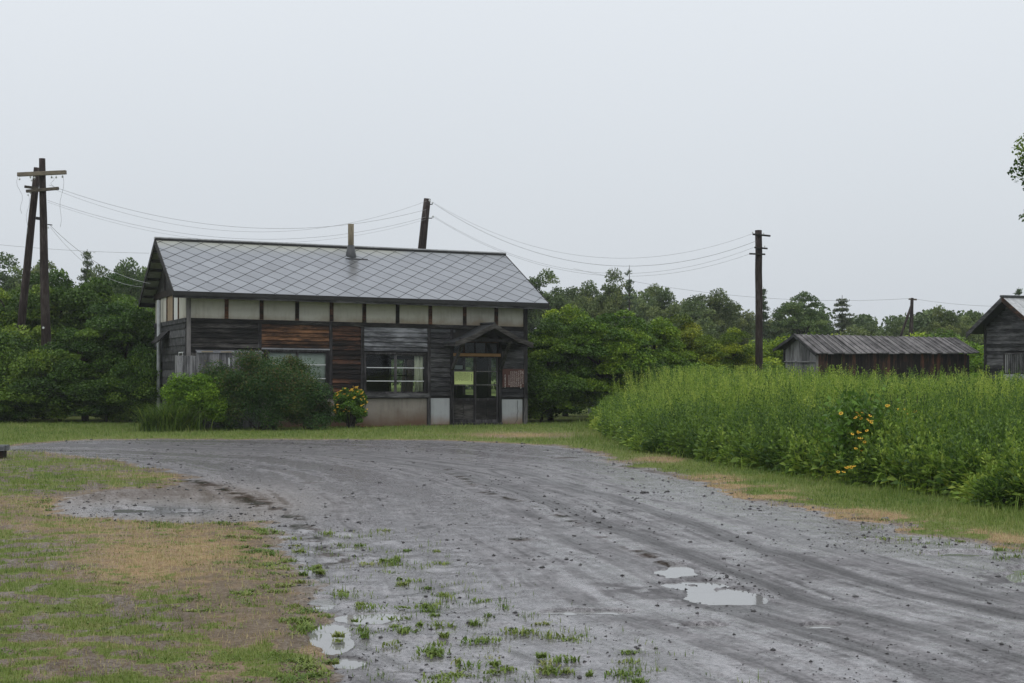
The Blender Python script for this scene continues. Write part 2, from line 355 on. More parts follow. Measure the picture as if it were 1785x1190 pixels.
def ground_z(X,Y,f):
    z=.012*(fbm(X*.5,Y*.5,61)-.5)+.014*(f['trk']-.5)*(f['rd']>0)+.01*(fbm(X*6,Y*6,62)-.5)
    z+=.018*sstep(0,.5,-f['rd'])-.045*f['pud']
    z-=.014*f['wetL']*(f['rd']>0)*sstep(.45,.6,fbm(X*1.9,Y*1.9,63))
    return z+.006
nx_,ny_=640,560
tt=np.linspace(-.60,.66,nx_)
yy=np.concatenate([5.6*(47/5.6)**np.linspace(0,1,ny_-20),np.linspace(47.5,68,20)])
TX,TY=np.meshgrid(tt,yy); GX=TX*TY; GY=TY*1.0
gf=ground_fields(GX,GY); GZ=ground_z(GX,GY,gf)
idx=np.arange(nx_*ny_).reshape(ny_,nx_)
quads=np.stack([idx[:-1,:-1],idx[:-1,1:],idx[1:,1:],idx[1:,:-1]],-1).reshape(-1,4)
isroad=(gf['rd'].ravel()[quads].mean(1)>0)
def ground_mat():
    m,n,p=newmat('wet_ground',.6,.5); v=coords(n)
    n4=noise(n,v,60,2,.5)
    g=attr(n,'grass'); d=attr(n,'dry'); wt=attr(n,'wet'); ms=attr(n,'moss'); sl=attr(n,'soil'); tk=attr(n,'trk')
    n1=noise(n,v,3,5,.6); n2=noise(n,v,28,5,.7); n3=noise(n,v,110,3,.7)
    cf=nd(n,'ShaderNodeCombineXYZ'); n.links.new(attr(n,'fq'),cf.inputs[0]); n.links.new(math_(n,'MULTIPLY',attr(n,'fs'),.07),cf.inputs[1])
    st=noise(n,cf.outputs[0],8.0,7,.68,.15); st2=noise(n,cf.outputs[0],1.6,3,.5)
    sts=math_(n,'MULTIPLY_ADD',st,.75,math_(n,'MULTIPLY',st2,.25))
    vo=nd(n,'ShaderNodeTexVoronoi'); vo.inputs['Scale'].default_value=55; n.links.new(v,vo.inputs['Vector'])
    q=math_(n,'MULTIPLY_ADD',n2,.5,math_(n,'MULTIPLY_ADD',n3,.5,math_(n,'MULTIPLY',n1,.15)))
    grav=ramp(n,q,[(.40,(.017,.015,.017)),(.55,(.064,.058,.063)),(.70,(.16,.15,.158))])
    soil=ramp(n,q,[(.4,(.06,.047,.036)),(.7,(.20,.16,.12))])
    dry=ramp(n,q,[(.4,(.11,.07,.04)),(.68,(.38,.27,.16))])
    gr=ramp(n,q,[(.4,(.05,.075,.02)),(.7,(.17,.195,.065))])
    grav=mixc(n,1.0,grav,ramp(n,math_(n,'MULTIPLY_ADD',n1,.4,math_(n,'MULTIPLY',tk,.8)),[(.42,.55),(.62,1.35)]),'MULTIPLY'); grav=mixc(n,1.0,grav,ramp(n,sts,[(.38,.6),(.5,1.0),(.62,1.4)]),'MULTIPLY'); c=mixc(n,sl,grav,soil); c=mixc(n,d,c,dry)
    gg=math_(n,'ADD',g,math_(n,'MULTIPLY_ADD',n2,1.1,-.55))
    mr=nd(n,'ShaderNodeMapRange',interpolation_type='SMOOTHSTEP'); n.links.new(gg,mr.inputs[0]); mr.inputs[1].default_value=.35; mr.inputs[2].default_value=.65
    c=mixc(n,mr.outputs[0],c,gr)
    mm=math_(n,'MULTIPLY',ms,math_(n,'MULTIPLY_ADD',n2,1.2,.3)); mm=math_(n,'MINIMUM',mm,1.0)
    c=mixc(n,mm,c,ramp(n,n1,[(.4,(.012,.014,.006)),(.6,(.035,.02,.014))]))
    n.links.new(c,p.inputs['Base Color'])
    wn=math_(n,'MULTIPLY',wt,math_(n,'MULTIPLY_ADD',n1,1.2,.3)); wn=math_(n,'MINIMUM',math_(n,'MAXIMUM',math_(n,'ADD',wn,math_(n,'MULTIPLY_ADD',sts,2.8,-1.3)),0.0),1.0)
    r=math_(n,'MULTIPLY_ADD',wn,-.36,math_(n,'MULTIPLY_ADD',n2,.25,.36))
    r=math_(n,'ADD',math_(n,'MAXIMUM',r,.13),math_(n,'MULTIPLY',ramp(n,n3,[(.5,0.0),(.62,1.0)]),.35)); r=math_(n,'ADD',r,math_(n,'MULTIPLY',math_(n,'ADD',mr.outputs[0],math_(n,'ADD',d,math_(n,'ADD',sl,mm))),.4))
    r=math_(n,'MINIMUM',r,.95); n.links.new(r,p.inputs['Roughness'])
    n.links.new(math_(n,'MULTIPLY_ADD',math_(n,'MINIMUM',math_(n,'ADD',mr.outputs[0],math_(n,'ADD',d,math_(n,'ADD',sl,mm))),1.0),-.42,math_(n,'MULTIPLY_ADD',ramp(n,math_(n,'MULTIPLY_ADD',n3,.3,math_(n,'MULTIPLY_ADD',n4,.35,math_(n,'MULTIPLY',n2,.35))),[(.42,.0),(.56,1.0)]),math_(n,'MULTIPLY_ADD',wn,.75,.4),.12)),p.inputs['Specular IOR Level'])
    h=math_(n,'MULTIPLY_ADD',n2,.6,math_(n,'MULTIPLY_ADD',n3,.35,math_(n,'MULTIPLY',vo.outputs['Distance'],-.25)))
    h=math_(n,'MULTIPLY',h,math_(n,'MULTIPLY_ADD',wn,-.75,1.0))
    bump(n,p,h,.009,.65); return m
GM=ground_mat()
def sub(mask):
    q=quads[mask]; u,inv=np.unique(q,return_inverse=True)
    V=np.stack([GX.ravel()[u],GY.ravel()[u],GZ.ravel()[u]],-1)
    A={k:gf[k].ravel()[u] for k in ('grass','dry','wet','moss','soil','trk','fq','fs')}
    return V,inv.reshape(-1,4),A
V,Q,A=sub(isroad); tag(link('gravel_road',np_mesh('gravel_road',V,Q,A,True),GM),kind='structure')
V,Q,A=sub(~isroad); tag(link('lawn',np_mesh('lawn',V,Q,A,True),GM),kind='structure')
# wide base sheet
xs=np.linspace(-260,260,40); ys=np.linspace(-60,320,40); BX,BY=np.meshgrid(xs,ys); bi=np.arange(1600).reshape(40,40)
bq=np.stack([bi[:-1,:-1],bi[:-1,1:],bi[1:,1:],bi[1:,:-1]],-1).reshape(-1,4)
z0=np.zeros(1600); tag(link('ground',np_mesh('ground',np.stack([BX.ravel(),BY.ravel(),np.full(1600,-.075)],-1),bq,dict(grass=z0+.9,fq=z0,fs=z0,dry=z0+.1,wet=z0,moss=z0,soil=z0+.3,trk=z0)),GM),kind='structure')
# puddle water: level sheets lying in the hollows
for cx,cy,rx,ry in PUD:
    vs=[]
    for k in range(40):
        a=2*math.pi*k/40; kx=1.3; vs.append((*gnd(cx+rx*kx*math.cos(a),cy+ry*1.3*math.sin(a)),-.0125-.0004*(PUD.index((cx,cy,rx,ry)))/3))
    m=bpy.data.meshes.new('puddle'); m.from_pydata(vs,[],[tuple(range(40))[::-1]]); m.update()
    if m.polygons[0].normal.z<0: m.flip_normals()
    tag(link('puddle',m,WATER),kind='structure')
# film of water over the low strip beside the left verge
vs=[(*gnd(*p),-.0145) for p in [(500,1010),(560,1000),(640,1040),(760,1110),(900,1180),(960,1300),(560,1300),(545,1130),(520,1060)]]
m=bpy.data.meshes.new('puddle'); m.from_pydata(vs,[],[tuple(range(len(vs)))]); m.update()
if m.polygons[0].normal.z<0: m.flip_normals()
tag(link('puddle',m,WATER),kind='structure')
# ---------------------------------------------------------------- generic foliage
def norm(a): return a/(np.linalg.norm(a,axis=-1,keepdims=True)+1e-9)
def leaf_quads(P,L,W,up=.4,droop=0,rg=rng):
    n_=len(P); nn=norm(rg.normal(size=(n_,3))+np.array([0,0,up])); t=rg.normal(size=(n_,3)); t[:,2]-=droop
    a=norm(np.cross(nn,norm(t))); a=norm(np.cross(nn,a)); b=np.cross(nn,a)
    L=np.broadcast_to(np.asarray(L,float),(n_,))[:,None]; W=np.broadcast_to(np.asarray(W,float),(n_,))[:,None]
    v=np.stack([P-a*L,P+b*W+a*L*.1,P+a*L,P-b*W+a*L*.1],1).reshape(-1,3)
    return v,np.arange(n_*4).reshape(n_,4)
def leaf_mesh(name,P,L,W,tone,up=.4,droop=0):
    v,f=leaf_quads(P,L,W,up,droop); return np_mesh(name,v,f,dict(tone=np.repeat(tone,4)))
def broad_template(h,r,cb,nc,nl,L,seed,flat=.38,csize=.3,trunk_r=.13,lean=0,shell=.45,limbs=9):
    rg=np.random.default_rng(seed); zc=(cb+1)/2*h; hz=(1-cb)/2*h
    d=norm(rg.normal(size=(nc,3))+np.array([0,0,.15])); rr=shell+(1-shell)*rg.random(nc)**.7
    C=d*rr[:,None]*np.array([r,r,hz])*.86; lump=1+.10*np.sin(d[:,0]*4+seed)+.10*np.cos(d[:,1]*5+seed*2)
    C*=lump[:,None]; C[:,2]+=zc
    cr=r*csize*(.6+.8*rg.random(nc)); per=nl//nc; P=[];T=[]
    for i in range(nc):
        k=int(per*(cr[i]/(r*csize))**2)
        q=norm(rg.normal(size=(k,3)))*(rg.random((k,1))**.4)*cr[i]; q[:,2]*=flat
        q[:,2]-=.25*(q[:,0]**2+q[:,1]**2)/cr[i]
        P.append(C[i]+q); T.append(np.clip(.05+.85*rg.random()+.15*rg.normal(size=k),0,1))
    P=np.concatenate(P);T=np.concatenate(T); P[:,2]=np.maximum(P[:,2],.08)
    cm=leaf_mesh('crown',P,L*(.7+.6*rg.random(len(P))),L*.58*(.7+.6*rg.random(len(P))),T,.7)
    mb=MB(); top=np.array([lean,0,h*.8]); tp=[(0,0,-.1),(lean*.2+.03,.02,h*.25),(lean*.5-.04,-.03,h*.5),tuple(top)]
    mb.tube(tp,[trunk_r,trunk_r*.8,trunk_r*.55,trunk_r*.2],8,.5)
    for i in range(limbs):
        c=C[rg.integers(nc)]; f=.15+.5*rg.random(); s=np.array([lean*f,0,h*f]); mid=(s+c)/2+np.array([0,0,.08*h*rg.random()])
        mb.tube([s,mid,c],[trunk_r*.45,trunk_r*.28,trunk_r*.08],6,.5)
    tm=MBmesh(mb,'trunk',WTrunk); cm.materials.append(None); return cm,tm
def MBmesh(mb,name,mat):
    m=bpy.data.meshes.new(name); m.from_pydata([tuple(map(float,p)) for p in mb.v],[],mb.f); m.update()
    a=m.attributes.new('tone','FLOAT','POINT'); a.data.foreach_set('value',np.array(mb.t,np.float32))
    m.materials.append(mat); m.polygons.foreach_set('use_smooth',np.ones(len(m.polygons),bool)); return m
def conifer_template(h,r,seed,n_wh=34,sparse=1.0):
    rg=np.random.default_rng(seed); P=[];D=[]; mb=MB(); mb.tube([(0,0,-.1),(0,0,h*.5),(0,0,h)],[h*.016,h*.011,.015],7,.5)
    for i in range(n_wh):
        z=h*(.10+.87*((i+rg.random())/n_wh)); rad=r*(1-(z/h))**.8*(.6+.6*rg.random())+.1
        for j in range(int(4+4*rg.random())):
            a=rg.random()*6.283; l=rad*(.5+.7*rg.random()); z=z+h*.02*(rg.random()-.5); dv=np.array([math.cos(a),math.sin(a),0])
            mb.tube([(0,0,z),tuple(dv*l+np.array([0,0,z-.18*l]))],[.02,.006],4,.5,False)
            k=int(80*l/r*sparse)+6; t=rg.random(k)**.8; p=np.outer(t*l,dv); p[:,2]=z-.18*l*t+.1*l*t*t
            p+=rg.normal(size=(k,3))*np.array([.09,.09,.05])*(.4+r*.3); P.append(p)
    P=np.concatenate(P); T=rg.random(len(P))
    return leaf_mesh('crown',P,.13*(.6+.6*rg.random(len(P))),.035,T,.3,.6),MBmesh(mb,'trunk',WTrunk)
def with_mat(t,mat): t[0].materials.clear(); t[0].materials.append(mat); return t
NT=[with_mat(broad_template(4.4,1.75,.04,120,46000,.05,s,csize=.27,lean=l),LEAF) for s,l in ((1,.2),(2,-.3),(3,.1))]
NT2=[with_mat(broad_template(2.6,1.5,-.02,90,30000,.048,s,csize=.3,trunk_r=.06,flat=.55),LEAF) for s in (11,12)]
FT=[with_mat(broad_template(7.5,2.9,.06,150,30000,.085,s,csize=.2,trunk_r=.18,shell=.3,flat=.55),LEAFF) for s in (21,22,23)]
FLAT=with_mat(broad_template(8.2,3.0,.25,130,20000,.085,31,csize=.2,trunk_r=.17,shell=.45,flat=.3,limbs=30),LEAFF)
#SP=with_mat(broad_template(7.5,2.7,.1,110,12000,.085,33,csize=.17,trunk_r=.16,shell=.3,flat=.45,limbs=34),LEAFF)
CT=[with_mat(conifer_template(8,1.9,s),NEEDLE) for s in (41,42)]
CTs=with_mat(conifer_template(8,1.5,43,20,.35),NEEDLE)
def tree(tpl,px,ytop,d,h0,label,name='tree',cat='tree',wide=1.0,rz=None,tint=(1,1,1),group=None):
    """stand a tree at distance d whose top reaches the given height"""
    X,_,Z=at(px,ytop,d); s=Z/h0; o=empty(name,(X,d,0),random.random()*6.28 if rz is None else rz,label,cat,group)
    o.scale=(s*wide,s*wide,s)
    c=link('crown',tpl[0],None,o); c.color=(*tint,1); link('trunk',tpl[1],None,o); return o
# near trees, left of the house
G1='dense trees left of the station house'
for a in [
 (NT[0],30,484,49.5,4.4,'dense green tree behind the leaning pole at the left edge','tree',1.0,(1.05,1.05,.9)),
 (NT[1],118,462,51,4.4,'tallest dark tree directly behind the twin pole','tree',.95,(.9,.95,.9)),
 (NT[2],190,478,51,4.4,'dark rounded tree between twin pole and gable, back row','tree',.9,(.8,.9,.85)),
 (NT[1],215,518,46.5,4.4,'dark green tree whose branches touch the gable overhang','tree',1.12,(.72,.85,.72)),
 (NT[0],150,560,45.6,4.4,'dark tree with its short bare trunk showing above the lawn','tree',1.3,(.7,.82,.75)),
 (NT2[0],45,590,45.2,2.6,'light green low tree at far left in front of the poles','shrub',1.0,(1.25,1.2,.9)),
 (NT2[1],-30,560,46,2.6,'green bush cut by the left edge of the view','shrub',1.0,(.95,1,.9)),
 (NT2[0],105,640,44.8,2.6,'low dark bush at the lawn edge below the twin pole','shrub',1.6,(.7,.8,.75)),
 (NT2[1],250,600,44.6,2.6,'dark leafy bush pressed against the gable wall','shrub',.75,(.62,.75,.65)),
 (NT2[1],5,655,44.6,2.6,'low dark bush along the lawn at the left edge','shrub',1.9,(.7,.82,.75)),
 (NT2[0],185,650,44.7,2.6,'low dark bush between the bare trunk and the gable wall','shrub',1.5,(.58,.7,.6))]:
    tree(*a[:6],name=a[6],cat=a[6],wide=a[7],tint=a[8],group=G1)
G2='dense trees right of the station house'
for a in [
 (NT[0],985,522,50,4.4,'bright leafy tree rising just beyond the right roof corner','tree',.95,(1.05,1.1,.85)),
 (NT[2],960,560,46,4.4,'darkest tree standing right against the house end wall','tree',1.15,(.68,.82,.66)),
 (NT[1],1060,535,46.5,4.4,'broad dark tree with brown trunk at the lawn corner','tree',1.15,(.85,1.0,.75)),
 (NT[0],1135,545,49,4.4,'green tree between the corner tree and the reddish one','tree',1.1,(.9,1.02,.7)),
 (NT[2],1195,548,51,4.4,'brownish green tree with thin leaves behind the tall weeds','tree',1.0,(1.15,.98,.75)),
 (NT[1],1262,568,49.5,4.4,'layered yellow green tree just left of the single pole','tree',1.0,(1.25,1.15,.8)),
 (NT2[0],1225,622,47.5,2.6,'low bush under the yellow green tree','shrub',1.2,(.8,.95,.7)),
 (NT2[1],1140,630,46.5,2.6,'low dark bush at the top left of the weed field','shrub',1.5,(.6,.75,.6)),
 (NT2[0],945,640,44.8,2.6,'low dark bush at the foot of the house end wall','shrub',1.4,(.5,.65,.5)),
 (NT2[1],1300,620,52,2.6,'light green bush at the foot of the single pole','shrub',1.3,(1.2,1.25,.9)),
 (NT2[0],1352,574,56,2.6,'yellow green bush between the single pole and the shed gable','shrub',1.0,(1.35,1.3,.85)),
 (NT2[1],1420,580,60,2.6,'yellow green bush rising behind the shed ridge','shrub',1.0,(1.3,1.25,.8)),
 (NT2[0],1345,620,55,2.6,'pale green bush against the shed end wall','shrub',1.0,(1.35,1.4,1.0)),
 (NT2[1],1700,598,60,2.6,'light green bush in the gap between shed and right hand house','shrub',1.2,(1.3,1.45,.9)),
 (NT2[0],1705,640,56,2.6,'low leafy bush in the gap beside the right hand house','shrub',.8,(1.3,1.5,.9)),
 (NT2[1],1640,575,64,2.6,'green bush behind the right end of the shed roof','shrub',1.2,(1.0,1.1,.8)),
 (NT2[0],1560,580,66,2.6,'dark green bush behind the middle of the shed roof','shrub',1.5,(.95,1.05,.85))]:
    tree(*a[:6],name=a[6],cat=a[6],wide=a[7],tint=(a[8][0]*1.42,a[8][1]*1.28,a[8][2]*1.05),group=G2)
G3='trees on the far skyline'
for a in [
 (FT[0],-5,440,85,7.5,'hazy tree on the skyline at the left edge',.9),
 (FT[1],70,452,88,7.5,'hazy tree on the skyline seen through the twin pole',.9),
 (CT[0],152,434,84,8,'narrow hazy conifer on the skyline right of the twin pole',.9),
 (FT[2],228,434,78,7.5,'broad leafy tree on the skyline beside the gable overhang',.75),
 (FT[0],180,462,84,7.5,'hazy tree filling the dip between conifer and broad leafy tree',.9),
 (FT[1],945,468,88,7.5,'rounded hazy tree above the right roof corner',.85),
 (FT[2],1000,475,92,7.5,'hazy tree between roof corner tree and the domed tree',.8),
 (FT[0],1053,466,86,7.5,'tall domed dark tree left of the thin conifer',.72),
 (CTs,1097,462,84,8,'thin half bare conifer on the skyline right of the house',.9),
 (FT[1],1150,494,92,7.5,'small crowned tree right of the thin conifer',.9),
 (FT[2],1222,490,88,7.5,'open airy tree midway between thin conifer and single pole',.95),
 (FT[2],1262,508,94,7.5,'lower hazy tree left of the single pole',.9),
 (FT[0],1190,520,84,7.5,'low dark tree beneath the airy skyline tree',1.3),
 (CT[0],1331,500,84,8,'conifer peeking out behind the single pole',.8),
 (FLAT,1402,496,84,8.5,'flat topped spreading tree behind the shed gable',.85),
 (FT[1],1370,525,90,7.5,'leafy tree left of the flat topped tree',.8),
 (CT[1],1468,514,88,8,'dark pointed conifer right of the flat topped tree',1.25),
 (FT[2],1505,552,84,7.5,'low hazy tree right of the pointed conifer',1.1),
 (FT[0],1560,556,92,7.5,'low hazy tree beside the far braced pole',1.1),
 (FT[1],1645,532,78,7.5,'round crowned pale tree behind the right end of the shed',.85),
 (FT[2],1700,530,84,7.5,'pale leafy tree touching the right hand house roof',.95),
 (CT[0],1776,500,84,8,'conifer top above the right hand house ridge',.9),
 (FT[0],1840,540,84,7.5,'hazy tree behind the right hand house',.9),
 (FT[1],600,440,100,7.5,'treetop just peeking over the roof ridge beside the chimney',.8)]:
    tree(a[0],a[1],a[2],a[3],a[4],a[5],wide=a[6],tint=(1.15+.25*random.random(),1.2,1.1),group=G3)  # tint lightens far trees: distance haze put into the leaf colour
# far wood as one mass
rg=np.random.default_rng(77); P=[];T=[]
for i in range(120):
    d=100+24*rg.random(); x=-50+100*(i+rg.random())/120
    pxx=892+F*x/d; hh=4.2+1.6*rg.random()+(1.6 if pxx<300 else (1.9 if 900<pxx<1150 else 0))
    for j in range(14):
        z=hh*(.15+.8*rg.random()); k=110; q=norm(rg.normal(size=(k,3)))*rg.random((k,1))**.4*np.array([1.1,1.1,.6])
        P.append(q+np.array([x+1.7*rg.normal()*(1.1-z/hh),d+rg.normal(),z])); T.append(np.full(k,rg.random())*.7+.3*rg.random(k))
P=np.concatenate(P);T=np.concatenate(T)
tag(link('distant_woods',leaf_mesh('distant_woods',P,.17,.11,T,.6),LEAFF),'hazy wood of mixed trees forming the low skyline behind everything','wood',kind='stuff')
# tree off the right side whose branch tips enter the view
TE=with_mat(broad_template(6.1,1.5,.58,90,36000,.036,51,csize=.26,trunk_r=.1,flat=.6),LEAF)
o=tree(TE,1953,148,24,6.1,'tree at the right edge with only leafy branch tips showing against the sky',name='tree',tint=(.8,.85,.7),rz=2.0)
# ---------------------------------------------------------------- weeds
FIELD=poly([(1040,740),(1075,768),(1120,787),(1180,797),(1260,810),(1360,826),(1450,842),(1560,856),(1700,876),(1785,890),(1950,915)])
FIELD=np.vstack([FIELD,[[22,20],[30,58],[3.6,58],[3.2,50]]])
def plants(Xp,Yp,h,K,L,W,tone,rg,lean=.12,bush=1.0,br=.16):
    n_=len(Xp); k=np.arange(K); t=(k+.5)/K
    z=np.outer(h,(.08+.92*t)); ang=np.outer(rg.random(n_)*6.28,np.ones(K))+k*2.4+rg.normal(size=(n_,K))*.4
    lx=rg.normal(size=n_)*lean; ly=rg.normal(size=n_)*lean
    bx=Xp[:,None]+lx[:,None]*z; by=Yp[:,None]+ly[:,None]*z
    LL=L*(1.25-.85*t)[None,:]*(.75+.5*rg.random((n_,K)))*bush; el=.25+.9*t[None,:]+.3*rg.normal(size=(n_,K))
    off=.55*rg.random((n_,K))*LL*1.6+br*rg.random((n_,K))*(1.05-t)[None,:]*np.minimum(1,t*4)[None,:]
    dx=np.cos(ang)*np.cos(el);dy=np.sin(ang)*np.cos(el);dz=np.sin(el)
    P0=np.stack([bx+dx*off,by+dy*off,z+dz*off],-1); D=np.stack([dx,dy,dz],-1); S=np.stack([-np.sin(ang),np.cos(ang),0*ang],-1)
    S=norm(S+.5*rg.normal(size=S.shape)); LL=LL[...,None]; WW=LL*W
    tip=P0+D*LL; tip[...,2]-=LL[...,0]*.25
    v=np.stack([P0,P0+D*LL*.5+S*WW,tip,P0+D*LL*.5-S*WW],2).reshape(-1,3)
    tn=np.clip(tone[:,None]+.14*rg.normal(size=(n_,K)),0,1); tn=np.repeat(tn.ravel(),4)
    sw=.006; s0=np.stack([Xp,Yp,0*h-.02],-1); s1=np.stack([Xp+lx*h,Yp+ly*h,h],-1); ex=np.array([sw,0,0])
    sv=np.stack([s0-ex,s0+ex,s1+ex*.4,s1-ex*.4],1).reshape(-1,3)
    return np.concatenate([v,sv]),np.concatenate([tn,np.repeat(np.clip(tone+.1,0,1),4)])
def long_grass(X0,Y0,n_,hh,tone,rg,w_=.006,spread=.5):
    a=rg.random(n_)*6.283; l=hh*(.6+.5*rg.random(n_)); bend=spread*(.3+rg.random(n_))
    p=[];
    for f in (0,.4,.75,1.0):
        r_=l*bend*f*f; z=l*(f-.35*bend*f*f*f); p.append(np.stack([X0+np.cos(a)*r_,Y0+np.sin(a)*r_,z],-1))
    sd_=np.stack([-np.sin(a),np.cos(a),0*a],-1)*(w_*(.7+.6*rg.random(n_)))[:,None]
    v=[]
    for i in range(3):
        w0=[1,.9,.6][i]; w1=[.9,.6,.08][i]
        v.append(np.stack([p[i]-sd_*w0,p[i]+sd_*w0,p[i+1]+sd_*w1,p[i+1]-sd_*w1],1))
    v=np.stack(v,1).reshape(-1,3); return v,np.repeat(tone,12)
def scatter(poly_,n_,rg,x0,x1,y0,y1,pw=1.0,mg=0.0):
    y=(y0**(1-pw)+(y1**(1-pw)-y0**(1-pw))*rg.random(n_))**(1/(1-pw)) if pw!=1 else y0*(y1/y0)**rg.random(n_)
    x=x0+(x1-x0)*rg.random(n_); s=sdf(poly_,x,y); k=s>-mg; return x[k],y[k],s[k]
rg=np.random.default_rng(5); VV=[];TT_=[]
def inview(x,y,m=.40): return (x/y<m)
x,y,s=scatter(FIELD,30000,rg,1.5,24,15,56,1.3,.35); s=s+1.5*(fbm(x*.9,y*.9,76)-.5); k=inview(x,y)&(s>0)&(sdf(FIELD,x,y)>-.35); x,y,s=x[k],y[k],s[k]
hn=fbm(x*.35,y*.35,71); tn=np.clip(.44+1.5*(fbm(x*.5,y*.5,72)-.5)+1.1*(fbm(x*2.2,y*2.2,78)-.5)+.2*rg.normal(size=len(x)),0,1)
lum=fbm(x*1.1,y*1.1,75); h=(1.26+.42*(hn-.5)+.55*(lum-.5)+.15*rg.normal(size=len(x)))*sstep(-.35,1.5,s+.5*(rg.random(len(x))-.5))*(.9+.1*sstep(20,30,y)); h*=np.where((y>24)&(y<46)&(x/y<.22),1.05,.97)
h*=1-.06*sstep(.14,.24,x/y); pk=rg.random(len(x))<.06; h=h*np.where(pk,1.15,1); h=np.clip(h,.3,1.62)
near=(y<30)|(s<2.2)
v,t=plants(x[near],y[near],h[near],76,.105,.19,tn[near],rg,.2); VV.append(v);TT_.append(t)
v,t=plants(x[~near],y[~near],h[~near],34,.15,.19,tn[~near],rg,.2); VV.append(v);TT_.append(t)
# dead brown stalks and thin seed heads among the weeds
dx_=rg.random(len(x))<.035; v,t=long_grass(np.repeat(x[dx_],3),np.repeat(y[dx_],3),3*dx_.sum(),np.repeat(h[dx_]*1.1,3),np.full(3*dx_.sum(),1.0),rg,.005,.12); VV.append(v);TT_.append(t)
# leafy fringe along the lawn
x,y,s=scatter(FIELD,40000,rg,1.5,16,15,46,1.3); k=inview(x,y)&(s<1.0); x,y,s=x[k],y[k],s[k]
h=(.35+.5*s+.25*rg.random(len(x))); v,t=plants(x,y,h,26,.13,.26,np.clip(.05+.5*rg.random(len(x))*fbm(x,y,73)*2,0,1),rg,.3); VV.append(v);TT_.append(t)
# long grass: thin arching blades at the edge and the yellowish clump at the left end
x,y,s=scatter(FIELD,30000,rg,1.5,16,15,48,1.3,.4); k=inview(x,y)&(s<1.3)&(rg.random(len(x))<sstep(-.5,.3,s)); x,y,s=x[k],y[k],s[k]
v,t=long_grass(x,y,len(x),.3+.4*np.maximum(s,0),np.clip(.4+.35*rg.random(len(x)),0,1),rg); VV.append(v);TT_.append(t)
gx,gy=gnd(1095,765); x=gx+1.3*rg.normal(size=7000); y=gy+3.0*rg.normal(size=7000); s=sdf(FIELD,x,y); k=s>0; x,y=x[k],y[k]
v,t=long_grass(x,y,len(x),1.15*sstep(-.2,1.2,s[k])+.15,np.clip(.62+.3*rg.random(len(x)),0,1),rg,.007,.4); VV.append(v);TT_.append(t)
V=np.concatenate(VV); print('weed quads',len(V)//4)
tag(link('weeds',np_mesh('weeds',V,np.arange(len(V)).reshape(-1,4),dict(tone=np.concatenate(TT_))),WEED),'tall green weeds and goldenrod filling the overgrown field at right','weeds',kind='stuff')
# ---------------------------------------------------------------- lawn blades and tufts
rg=np.random.default_rng(9)
n_=900000; y=6.6*(44/6.6)**rg.random(n_); x=(-.5+1.0*rg.random(n_))*y*.8
f=ground_fields(x,y); pr=np.maximum(f['grass']*1.0,.9*f['sparse']); pr=np.maximum(pr,.75*f['dry']*(f['rd']<0)); pr=np.maximum(pr,.26*(f['rd']<-.05)*(f['px']<640)*(1-.6*f['soil']))
k=(rg.random(n_)<pr)&(rg.random(n_)<np.clip(.55+0*y,0,1)); x,y=x[k],y[k]; f={a:b[k] for a,b in f.items()}
z=ground_z(x,y,f)-.003; m_=len(x)
hh=(.014+.024*rg.random(m_)+.03*(rg.random(m_)<.06))*(.6+.7*fbm(x*1.5,y*1.5,81))*(1+.8*(f['px']>1000)*sstep(.6,2,-f['rd']))*np.sqrt(y/9)
a=rg.random(m_)*6.283; ln=.8*rg.random(m_)*hh
ww=.0028*np.sqrt(y/7)*(.7+.6*rg.random(m_)); sx=np.cos(a+1.57)*ww; sy=np.sin(a+1.57)*ww
v=np.stack([np.stack([x-sx,y-sy,z],-1),np.stack([x+sx,y+sy,z],-1),np.stack([x+np.cos(a)*ln,y+np.sin(a)*ln,z+hh],-1)],1).reshape(-1,3)
tn=np.clip(-.05+.45*fbm(x*1.2,y*1.2,82)+.5*(fbm(x*8,y*8,83)-.4)+.3*rg.random(m_)+.55*f['dry']+.5*(f['grass']<.25)*(f['rd']<0),0,1); print('blades',m_)
tag(link('grass',np_mesh('grass',v,np.arange(len(v)).reshape(-1,3),dict(tone=np.repeat(tn,3))),BLADE),'short patchy green and straw coloured grass on the lawn and verges','grass',kind='stuff')
# broad-leaved tufts (plantain, clover)
n_=12000; y=6.8*(24/6.8)**rg.random(n_); x=(-.40+.8*rg.random(n_))*y; f=ground_fields(x,y)
cl=sstep(.42,.55,fbm(x*2.1,y*2.1,91)); pr=np.where(f['rd']<0,.85*cl*(f['px']<620)*(y<22)+.07,.30*(f['sparse']>.2)+.05*f['wetL']); k=rg.random(n_)<pr; x,y=x[k],y[k]
VV=[];TT_=[]
for i in range(len(x)):
    q=rg.integers(14,50); r_=.015+.05*rg.random(); px_=x[i]+r_*rg.normal(size=q)*.8; py_=y[i]+r_*rg.normal(size=q)*.8
    v,t=long_grass(px_,py_,q,.022+.03*rg.random(),np.clip(.12+.42*rg.random()+.2*rg.random(q),0,1),rg,.0055,1.1); v[:,2]+=.0; VV.append(v);TT_.append(t)
V=np.concatenate(VV); tag(link('low_weeds',np_mesh('low_weeds',V,np.arange(len(V)).reshape(-1,4),dict(tone=np.concatenate(TT_))),BLADE),'small green tufts and clover dotted over the near lawn and wet strip','weeds',kind='stuff')
